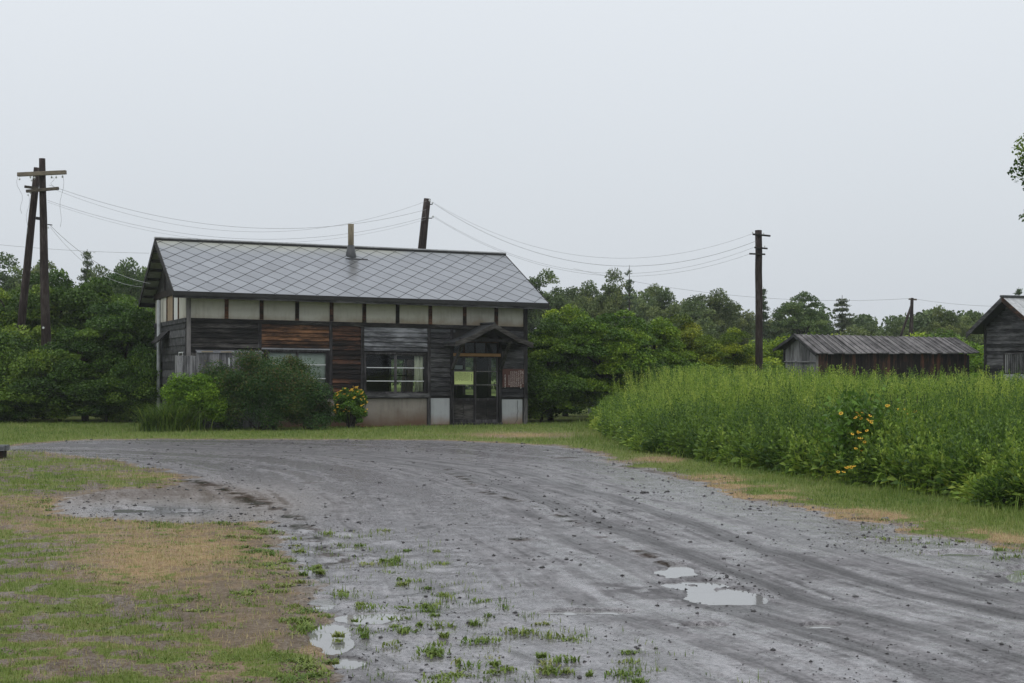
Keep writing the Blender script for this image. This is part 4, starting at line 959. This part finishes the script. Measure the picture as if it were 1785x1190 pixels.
red=lambda p,h,r,rg:(.42*(p[:,2]>h*.52)*(rg.random(len(p))<.25))
bush('shrub','large dark rounded shrub with reddish shoot tips hiding the house wall','shrub',462,39.15,224,616,75000,.026,SHRUBM,(1.0,1.25,1.0),.26,61,red,nc=110)
bush('shrub','shorter dark shrub lobe at the right foot of the large reddish shrub','shrub',540,39.35,80,688,15000,.026,SHRUBM,(.9,1,1),.3,62,red)
bush('shrub','bright green leafy shrub between the striped grass and the reddish shrub','shrub',333,38.7,112,645,26000,.03,LEAF,(1.75,1.8,1.1),.3,63)
# striped ribbon grass
X,Y,_=at(298,700,38.3); o=empty('ornamental_grass',(X,Y,0),0,'clump of tall ribbon grass with pale drooping blades beside the left corner','plant')
rg=np.random.default_rng(64); n_=3600; v,t=long_grass(.27*rg.normal(size=n_),.22*rg.normal(size=n_),n_,.4+.6*rg.random(n_),np.clip(.0+.55*rg.random(n_)+.55*(rg.random(n_)<.10),0,1),rg,.008,1.0)
g_=link('blades',np_mesh('blades',v,np.arange(len(v)).reshape(-1,4),dict(tone=t)),WEED,o); g_.color=(.8,.8,.9,1)
# flowers
def flower_mesh():
    mb=MB(); r1,r2=.014,.042
    for k in range(11):
        a=k*6.283/11; c_,s_=math.cos(a),math.sin(a); w=.011
        mb.add([(c_*r1,s_*r1,.004),(c_*.03-s_*w,s_*.03+c_*w,.002),(c_*r2,s_*r2,-.006),(c_*.03+s_*w,s_*.03-c_*w,.002)],[(0,1,2,3),(3,2,1,0)])
    m1=bpy.data.meshes.new('flower'); m1.from_pydata(mb.v,[],[q for i,q in enumerate(mb.f) if i%2==0]); m1.update(); a=m1.attributes.new('tone','FLOAT','POINT'); a.data.foreach_set('value',np.array(mb.t,np.float32)); m1.materials.append(PET)
    c=MB(); c.tube([(0,0,-.004),(0,0,.008),(0,0,.016)],[.017,.016,.006],8,.5); m2=MBmesh(c,'flower_center',CONE); return m1,m2
FM1,FM2=flower_mesh()
def blossoms(o,pts,sc_,rg):
    st_=MB()
    for p in pts:
        f_=link('flower',FM1,None,o); f_.location=p; f_.rotation_euler=(.35+.4*rg.normal(),.3*rg.normal(),rg.random()*.8-.4); s=sc_*(.8+.4*rg.random()); f_.scale=(s,s,s)
        c_=link('flower_center',FM2,None,f_)
        st_.tube([(p[0]*.75,p[1]*.6+.02,p[2]-.3),(p[0],p[1]+.01,p[2]-.005)],.004,4,.5,False)
    st_.build('flower_stalks',WTrunk if False else LEAF,o)
o,C,h,r=bush('flowering_plant','round green plant covered in small yellow orange flowers against the house wall','plant',611,40.4,62,676,19000,.028,LEAF,(1.15,1.35,1.0),.3,65,dep=.75)
rg=np.random.default_rng(66); pts=[]
for i in range(72):
    a=math.pi*(1.02+.96*rg.random()); e=(.02+.98*rg.random())*1.35
    k=1.0+.08*rg.random(); pts.append((math.cos(a)*math.cos(e)**.6*r*k*.98,math.sin(a)*math.cos(e)**.6*r*.8*k,h*(.36+.66*math.sin(e))*k*.97))
blossoms(o,pts,.68,rg)
X,Y=gnd(1497,850); Y+=.9; X=at(1497,720,Y)[0]
o=empty('flowering_plant',(X,Y,0),0,'dark leafed plant with orange yellow flowers standing in the tall weeds','plant')
rg=np.random.default_rng(67); P=rg.normal(size=(2600,3))*np.array([.2,.16,.2]); P[:,2]+=.25+.65*rg.random(2600); P[:,2]=np.abs(P[:,2])
m_=leaf_mesh('foliage',P,.05*(.7+.6*rg.random(2600)),.026,rg.random(2600)*.5,.5); f_=link('foliage',m_,LEAF,o); f_.color=(1.5,1.6,1.2,1)
mb=MB()
for i in range(14): q=P[rg.integers(2600)]; mb.tube([(q[0]*.3,q[1]*.3,-.02),(q[0],q[1],q[2]+.1)],[.008,.004],5,.4)
mb.build('stems',WTrunk,o)
FL=[(1466,720),(1494,719),(1503,719),(1492,727),(1498,724),(1501,729),(1513,731),(1516,733),(1520,733),(1517,724),(1511,750),(1486,756),(1496,753),(1499,753),(1498,763),(1502,763),(1501,767),(1507,770),(1495,776),(1492,781),(1502,785),(1519,736),(1490,728),(1546,707),(1549,706),(1484,814),(1489,812),(1475,815),(1461,822),(1471,822),(1478,814)]
pts=[]
for fx,fy in FL:
    dd=Y-.5-.35*rg.random() if fy<800 else Y-1.15
    p=at(fx,fy,dd); pts.append((p[0]-X,p[1]-Y,p[2]))
blossoms(o,pts,.62,rg)
X2,Y2,_=at(1585,714,Y+1.4); o=empty('flowering_plant',(X2,Y2,0),0,'second smaller flowering plant further right, its orange heads just above the weeds','plant')
mb=MB(); 
for i in range(6): mb.tube([(.05*i-.15,0,0),(.1*i-.3,-.1,1.2)],[.007,.004],5,.4)
mb.build('stems',WTrunk,o)
pts=[tuple(np.array(at(fx,fy,Y2-.5))-np.array([X2,Y2,0])) for fx,fy in ((1567,714),(1572,715),(1577,713),(1582,714),(1589,714),(1595,716),(1580,722),(1588,725))]
blossoms(o,pts,.62,rg)
# ---------------------------------------------------------------- poles and wires
def pole(px0,py0,px1,py1,d,w0,w1,name='utility_pole',label='',group=None,mat=WPole):
    """timber pole from the ground through two sighted points (top and lower)"""
    A_=np.array(at(px0,py0,d)); B_=np.array(at(px1,py1,d)); t=A_[2]/(A_[2]-B_[2]); C_=A_+(B_-A_)*t
    o=empty(name,tuple(C_),0,label,'pole',group); mb=MB(); n_=9; pts=[];rad=[]
    r0,r1=w0/2*d/F,w1/2*d/F; rb_=r0+(r1-r0)*t
    for i in range(n_+1):
        k=i/n_; p=(C_+(A_-C_)*k)-C_; p=p+np.array([random.uniform(-.012,.012),0,0])*(0<i<n_); pts.append(tuple(p)); rad.append(rb_+(r0-rb_)*k)
    pts[0]=(0,0,-.3); mb.tube(pts,rad,12,.5); mb.build('shaft',mat,o,True); return o,C_
def insul(o,C_,px,py,d,s=1.0,down=False):
    p=np.array(at(px,py,d))-C_; mb=MB(); k=-1 if down else 1
    mb.tube([p,p+np.array([0,0,.03*s*k]),p+np.array([0,0,.045*s*k]),p+np.array([0,0,.09*s*k]),p+np.array([0,0,.10*s*k])],[.012*s,.014*s,.034*s,.034*s,.015*s],8,.5); mb.build('insulator',PORC,o,True)
def arm(o,C_,pa,pb,d0,d1,w,mat=WPoleL):
    mb=MB(); mb.beam(np.array(at(*pa,d0))-C_,np.array(at(*pb,d1))-C_,w,w); return mb.build('crossarm',mat,o,bevel=.006)
PA,CA_=pole(73.5,276,80,585,47,11,17,label='upright front timber pole of the twin pair carrying two crossarms',group='timber utility poles')
arm(PA,CA_,(31,304),(115,300),46.95,46.75,.12); arm(PA,CA_,(46,333),(102,328),46.9,46.75,.09)
for p in ((34,309),(55,311),(90,306),(98,306),(109,305)): insul(PA,CA_,p[0],p[1],46.85,.8,True)
for p in ((49,337),(84,420-26)): insul(PA,CA_,p[0],p[1],46.85,.7,True)
mb=MB(); mb.beam(np.array(at(83,391,46.8))-CA_,np.array(at(91,392,46.8))-CA_,.03,.03); mb.beam(np.array(at(63,380,46.95))-CA_,np.array(at(80,382,46.95))-CA_,.07,.09); mb.build('bracket',IRON,PA)
mb=MB(); mb.tube([np.array(at(75.5,571,46.7))-CA_,np.array(at(75.5,571,46.6))-CA_],.035,8,.5); mb.build('marker_disc',PORC,PA)
PB,CB_=pole(65,292,42,520,47.5,12,14,label='slanting brace pole of the twin pair with reddish bark',group='timber utility poles')
arm(PB,CB_,(43,325),(66,328),47.2,47.2,.08)
for p in ((53,311),(60,313),(53,338)): insul(PB,CB_,p[0],p[1],47.2,.9)
PC,CC_=pole(745,346,735.5,435,52,12,14.5,label='leaning timber pole rising behind the roof ridge',group='timber utility poles')
mb=MB(); 
for y_ in (356,380): mb.tube([np.array(at(745,y_,51.8))-CC_,np.array(at(753,y_,51.7))-CC_,np.array(at(754,y_-4,51.7))-CC_],.018,6,.5)
mb.build('bracket',IRON,PC)
for p in ((754,356),(755,380),(749,352)): insul(PC,CC_,p[0],p[1],51.7,.9)
PD,CD_=pole(1322,401,1323.5,650,48,12,13.5,label='single dark timber pole standing in the weeds left of the shed',group='timber utility poles')
arm(PD,CD_,(1312,408),(1343,411),47.86,47.86,.055,WD); arm(PD,CD_,(1315,431),(1338,433),47.86,47.86,.05,WD); arm(PD,CD_,(1306,442),(1334,443),47.86,47.86,.05,WD)
for p in ((1312,407),(1331,409),(1333,431)): insul(PD,CD_,p[0],p[1],47.8,.6)
PE,CE_=pole(1590,519,1588,583,86,5.5,7.5,label='small far pole with a slanting brace above the shed roof',group='timber utility poles')
arm(PE,CE_,(1584,521),(1598,522),86,86,.09)
mb=MB(); mb.tube([np.array(at(1589.5,530,85.9))-CE_,np.array(at(1577,566,85.9))-CE_,np.array(at(1560,615,85.9))-CE_],.07,8,.5); mb.build('brace',WPole,PE,True)
def wire(name,label,p0,p1,sag_,r=.007,n_=28,group='overhead wires'):
    p0,p1=np.array(p0),np.array(p1); mb=MB(); pts=[]
    for i in range(n_+1):
        k=i/n_; p=p0+(p1-p0)*k; p=p-np.array([0,0,4*sag_*k*(1-k)]); pts.append(tuple(p))
    mb.tube(pts,r*.68,5,.5); return tag(mb.build(name,WIREM,None,True),label,'wire',group)
wire('overhead_wire','uppermost wire sagging from the twin pole to the pole behind the roof',at(98,331,46.8),at(744,350,51.8),1.15,.006)
wire('overhead_wire','second wire from the twin pole, sagging lowest in front of the sky above the ridge',at(85,322,46.8),at(743,365,51.8),.95,.008)
wire('overhead_wire','lower wire from the twin pole that passes closest to the roof ridge',at(83,349,46.8),at(742,378,51.8),.95,.007)
wire('overhead_wire','thin fourth wire running just under the lower wire to the pole behind the roof',at(83,352,46.8),at(742,382,51.8),1.0,.005)
wire('overhead_wire','top wire running right from the pole behind the roof to the single pole',at(756,353,51.7),at(1312,407,47.8),1.25,.006)
wire('overhead_wire','thicker second wire running right from the pole behind the roof',at(757,355,51.7),at(1318,420,47.8),1.35,.009)
wire('overhead_wire','third wire going right past the roof corner to the middle crossarm',at(757,377,51.7),at(1314,431,47.8),1.3,.006)
wire('overhead_wire','lowest wire going right past the roof corner to the bottom crossarm',at(757,379,51.7),at(1308,442,47.8),1.25,.006)
wire('service_cable','slack pale service cable dropping from the twin pole toward the gable',at(88,393,46.8),at(262,494,43.6),.30,.012)
wire('service_cable','second slack cable running beside the pale service cable',at(88,396,46.8),at(250,500,43.6),.42,.008)
wire('overhead_wire','distant wire crossing behind the twin pole near the treetops',at(-60,420,80),at(260,441,80),.12,.012)
wire('overhead_wire','distant wire from behind the roof corner to the far braced pole',at(1000,468,86),at(1586,520,86),.7,.012)
wire('overhead_wire','distant wire from the far braced pole to the right hand house',at(1596,521,86),at(1760,534,80),.1,.012)
for i,(a,b,dx,lab) in enumerate([((31,308),(40,372),-3,'loose thin wire dangling from the left tip of the upper crossarm'),((91,308),(93,330),3,'short loose wire dangling beside the upright pole'),((110,306),(104,395),2,'long loose thin wire dangling from the right tip of the upper crossarm'),((50,340),(46,408),2,'loose wire dangling from the left tip of the lower crossarm')]):
    A_=np.array(at(*a,46.8));B_=np.array(at(*b,46.8)); mb=MB(); mb.tube([tuple(A_+(B_-A_)*k/8+np.array([.06*math.sin(k*1.1)*dx/3,0,0])) for k in range(9)],.005,5,.5)
    tag(mb.build('dangling_wire',WIREM,None,True),lab,'wire','overhead wires')
# ---------------------------------------------------------------- shed
shed=empty('shed',at(1384,640,52)[:2]+(0,),0,'long low plank shed with grey board roof behind the tall weeds','shed')
SO=np.array([shed.location.x,shed.location.y,0])
def S(px,py,d): return np.array(at(px,py,d))-SO
FLc,FRc=S(1424,616,50.5),S(1707,615.5,52.4); RL,RR=S(1385,583,52.0),S(1664,589,54.0); BL=S(1349,608,53.5); BR=BL+(FRc-FLc)+np.array([0,0,-.05])
def boards(mb,A_,B_,C_,D_,n_,inn,th,gap=.08,ends=0,alt=0,lift=None):
    """boards between edge A-B (bottom) and D-C (top), across n"""
    for i in range(n_):
        a,b=i/n_+gap/n_/2,(i+1)/n_-gap/n_/2; e1=random.uniform(-ends,ends)
        l=(random.uniform(0,alt) if alt else 0)*-1
        p=[A_+(B_-A_)*a,A_+(B_-A_)*b,D_+(C_-D_)*b,D_+(C_-D_)*a]; v=(p[0]-p[3]); v=v/np.linalg.norm(v)*e1
        p[0]=p[0]+v;p[1]=p[1]+v; p=[q+np.array(inn)*l for q in p]; mb.hexa([tuple(q) for q in p],inn,th)
mb=MB(); boards(mb,FLc,FRc,RR,RL,30,(0,.3,-.95),.025,.02,.02,.02)
for i in range(0,31): # cover battens
    a=i/30; p=FLc+(FRc-FLc)*a+np.array([0,-.0,.02]); q=RL+(RR-RL)*a+np.array([0,0,.02]); mb.beam(p,q,.045,.03)
mb.build('roof',WRf,shed)
mb=MB(); boards(mb,BL,BR,RR,RL,20,(0,-.3,-.95),.025,.02); mb.build('roof',WRf,shed)
mb=MB(); mb.beam(RL+np.array([-.02,0,-.03]),FLc+np.array([-.02,0,-.05]),.03,.1); mb.build('bargeboard',WGm,shed)
mb=MB(); mb.beam(RL+np.array([-.02,0,-.03]),BL+np.array([-.02,0,-.05]),.03,.1); mb.build('bargeboard',WGm,shed)
g0=lambda p:np.array([p[0],p[1],-.05])
wA=FLc+np.array([.06,.25,-.06]); wB=wA+(FRc-FLc)*.925; 
def mixp(a,b,k): return a+(b-a)*k
mb=MB(); boards(mb,g0(wA),g0(wB),np.array([wB[0],wB[1],wB[2]+.05]),np.array([wA[0],wA[1],wA[2]+.05]),44,(0,1,0),.02,.06,0,.03); mb.build('wall',WVr,shed)
wC=BL+np.array([.33,-.3,-.0])
top=mixp(wA,wC,.56); top=np.array([top[0],top[1],RL[2]-.12])
mb=MB(); n_=13
for i in range(n_):
    a,b=i/n_+.004,(i+1)/n_-.004
    def tz(k): return wA[2]+(RL[2]-.1-wA[2])*(k/.56) if k<.56 else RL[2]-.1+(wC[2]-RL[2]+.05)*((k-.56)/.44)
    p=mixp(wA,wC,a);q=mixp(wA,wC,b); mb.hexa([(p[0],p[1],-.05),(p[0],p[1],tz(a)),(q[0],q[1],tz(b)),(q[0],q[1],-.05)],(1,.2,0),.02)
mb.build('wall',WVg,shed)
mb=MB(); p=wA+np.array([-.01,-.02,0]); mb.beam((p[0],p[1],-.05),(p[0],p[1],p[2]),.07,.07,(0,1,0),.95); mb.build('corner_post',WPl,shed)
mb=MB(); p=wB+np.array([.02,-.01,0]); mb.beam((p[0],p[1],-.05),(p[0],p[1],p[2]),.09,.07,(0,1,0),.2); mb.build('corner_post',WPz,shed)
mb=MB(); p=wC+np.array([-.02,0,0]); mb.beam((p[0],p[1],-.05),(p[0],p[1],p[2]),.07,.07,(0,1,0),.2); mb.build('corner_post',WPz,shed)
mb=MB(); a=mixp(wA,wC,.02);b=mixp(wA,wC,1.0); mb.beam((a[0]-.03,a[1],1.78),(b[0]-.03,b[1],1.80),.03,.04); mb.build('rail',WVg,shed)
wD=wC+(wB-wA); mb=MB()
boards(mb,g0(wC),g0(wD),wD,wC,20,(0,-1,0),.02,.04); mb.build('wall',WVr,shed)
mb=MB(); boards(mb,g0(wB+np.array([0,.06,0])),g0(wD),wD,wB+np.array([0,.06,0]),8,(-1,0,0),.02,.04); mb.build('wall',WVr,shed)
# ---------------------------------------------------------------- right hand house
Pk=np.array(at(1747,517,50)); gv=np.array([.42,-.906,0]); rv=np.array([.906,.42,0]); gA=math.atan2(gv[1],gv[0])
rh=empty('timber_house',(Pk[0],Pk[1],0),gA,'grey weathered timber house with barred window at the right edge','house')
# local frame: x across the gable (towards the road), y along the ridge
E_=1.68; ZP=Pk[2]; pit=.67
def rhz(x): return ZP-pit*abs(x)
LB=7.0; FE=2.9
mb=MB(); mb.hexa([(-E_,0,rhz(E_)),(-E_,LB,rhz(E_)),(0,LB,ZP),(0,0,ZP)],(0,0,-1),.05,.4); mb.build('roof',DKR,rh)
mb=MB(); n1_=int(LB/.4)
for i in range(n1_): mb.hexa([(0,i*.4,ZP),(0,i*.4+.385,ZP),(FE,i*.4+.385,rhz(FE)),(FE,i*.4,rhz(FE))],(0,0,-1),.05)
mb.build('roof',RIDGE,rh)
mb=MB(); mb.box((-.08,-.03,ZP-.02),(.08,LB+.03,ZP+.05),.4); mb.build('ridge_cap',DKR,rh)
for x1 in (-E_,FE):
    mb=MB(); q=[(0,-.03,ZP-.17),(0,-.03,ZP-.0),(x1,-.03,rhz(x1)),(x1,-.03,rhz(x1)-.17)]; mb.add(q+[(p[0],p[1]+.03,p[2]) for p in q],[(0,1,2,3),(7,6,5,4),(0,4,5,1),(1,5,6,2),(2,6,7,3),(3,7,4,0)],.6); mb.build('bargeboard',WBd if x1>0 else WGm,rh)
Wx0,Wx1,Wy=-1.22,2.5,.38
mb=MB(); nb=17; z=.05
WIN=(-.28,1.2,1.42,2.02)
for i in range(28):
    a=.72+i*.118; b=a+.128; xl,xr=Wx0,Wx1
    if a>ZP-.2: break
    k=max(0,(ZP-.14-b)/pit); xl=max(Wx0,-k); xr=min(Wx1,k)
    segs=[(xl,xr)] if not (b>WIN[2] and a<WIN[3]) else [(xl,WIN[0]),(WIN[1],xr)]
    for s0,s1 in segs:
        if s1-s0<.02: continue
        j=lambda:random.uniform(-.005,.005)
        mb.hexa([(s0,Wy-.022,a+j()),(s1,Wy-.022,a+j()),(s1,Wy,b),(s0,Wy,b)],(0,1,0),.015)
mb.build('siding',WGm,rh)
mb=MB(); mb.add([(Wx0,Wy+.03,0),(Wx1,Wy+.03,0),(Wx1,Wy+.03,rhz(Wx1)-.1),(0,Wy+.03,ZP-.1),(Wx0,Wy+.03,rhz(Wx0)-.1)],[(0,1,2,3,4)],.3)
mb.add([(Wx0,Wy+.03,0),(Wx0,LB-.3,0),(Wx0,LB-.3,rhz(Wx0)-.06),(Wx0,Wy+.03,rhz(Wx0)-.06)],[(0,1,2,3)],.3)
mb.add([(Wx1,Wy+.03,0),(Wx1,LB-.3,0),(Wx1,LB-.3,rhz(Wx1)-.06),(Wx1,Wy+.03,rhz(Wx1)-.06)],[(3,2,1,0)],.3)
o=mb.build('wall',WD,rh); s=o.modifiers.new('sol','SOLIDIFY'); s.thickness=.03
mb=MB(); mb.box((Wx0-.02,Wy-.05,.0),(Wx0+.07,Wy+.03,rhz(Wx0)-.05)); mb.build('post',WPz,rh)
mb=MB(); mb.box((-.35,Wy-.05,.05),(Wx1,Wy-.025,1.38),.5); mb.build('foundation',CONW,rh)
mb=MB(); mb.box((WIN[0]-.05,Wy-.05,WIN[2]-.04),(WIN[0],Wy+.0,WIN[3]+.05)); mb.box((WIN[1],Wy-.05,WIN[2]-.04),(WIN[1]+.05,Wy,WIN[3]+.05)); mb.box((WIN[0],Wy-.05,WIN[3]),(WIN[1],Wy,WIN[3]+.05)); mb.box((WIN[0],Wy-.05,WIN[2]-.04),(WIN[1],Wy,WIN[2])); W_=mb.build('window',WPz,rh)
mb=MB()
for i in range(17):
    a=WIN[0]+.03+i*.087; mb.box((a,Wy-.045,WIN[2]),(a+.035,Wy-.015,WIN[3]))
mb.build('window_bars',WVg,W_)
MB().box((WIN[0],Wy-.0,WIN[2]),(WIN[1],Wy+.004,WIN[3]),.5).build('pane',GLASS,W_)
mb=MB(); mb.box((-.98,.1,rhz(.98)+.0),(-.90,.2,rhz(.9)+.09),.5); mb.build('roof_clip',PORC,rh)
# ---------------------------------------------------------------- small things
# pale panelled hut glimpsed behind the corner tree
hx,hy,hz=at(1072,680,52); o=empty('hut',(hx,hy,0),.2,'pale grey green panelled hut glimpsed through the trees left of the weeds','hut')
mb=MB()
for i in range(7): mb.box((-.6+i*.25,0,0),(-.37+i*.25,.04,1.35))
mb.build('wall',PIPE,o); MB().box((-.7,-.1,1.35),(1.25,1.4,1.42),.4).build('roof',RIDGE,o); MB().box((-.6,1.3,0),(1.15,1.34,1.35)).build('wall',PIPE,o)
hx,hy,hz=at(1200,620,60); o=empty('hut',(hx,hy,0),.1,'low hut with pale roof edge glimpsed behind the brownish tree','hut')
MB().box((-1.6,0,0),(1.6,2,1.75)).build('wall',WD,o); MB().hexa([(-1.8,-.2,1.75),(1.8,-.2,1.75),(1.8,2.2,2.1),(-1.8,2.2,2.1)],(0,0,-1),.05).build('roof',PORC,o)
# beam end on a block at the far left
bx_,by_=gnd(4,801); o=empty('timber_bench',(bx_,by_,0),0,'end of a weathered grey timber seat on a dark block at the left edge','bench')
mb=MB(); mb.box((-1.4,-.14,.155),(.085,.14,.255),.7); mb.build('seat',WG,o,bevel=.01)
mb=MB(); mb.box((-.12,-.12,-.02),(.04,.12,.152),.2); mb.build('block',WBd,o,bevel=.01); mb=MB(); mb.box((-1.3,-.12,-.02),(-1.14,.12,.152),.2); mb.build('block',WBd,o,bevel=.01)
# ---------------------------------------------------------------- damp air
HAZE=.0004
mb=MB(); mb.box((-150,-8,-1.2),(150,200,11.5)); hz_=mb.build('haze',None); tag(hz_,'thin pale rain haze hanging over the whole place','haze',kind='stuff')
hm=bpy.data.materials.new('haze'); hm.use_nodes=True; n=hm.node_tree; n.nodes.clear(); pv=nd(n,'ShaderNodeVolumePrincipled'); oo=nd(n,'ShaderNodeOutputMaterial')
pv.inputs['Color'].default_value=(.9,.95,1,1); pv.inputs['Density'].default_value=HAZE; pv.inputs['Anisotropy'].default_value=.2; n.links.new(pv.outputs[0],oo.inputs['Volume']); hz_.data.materials.append(hm)
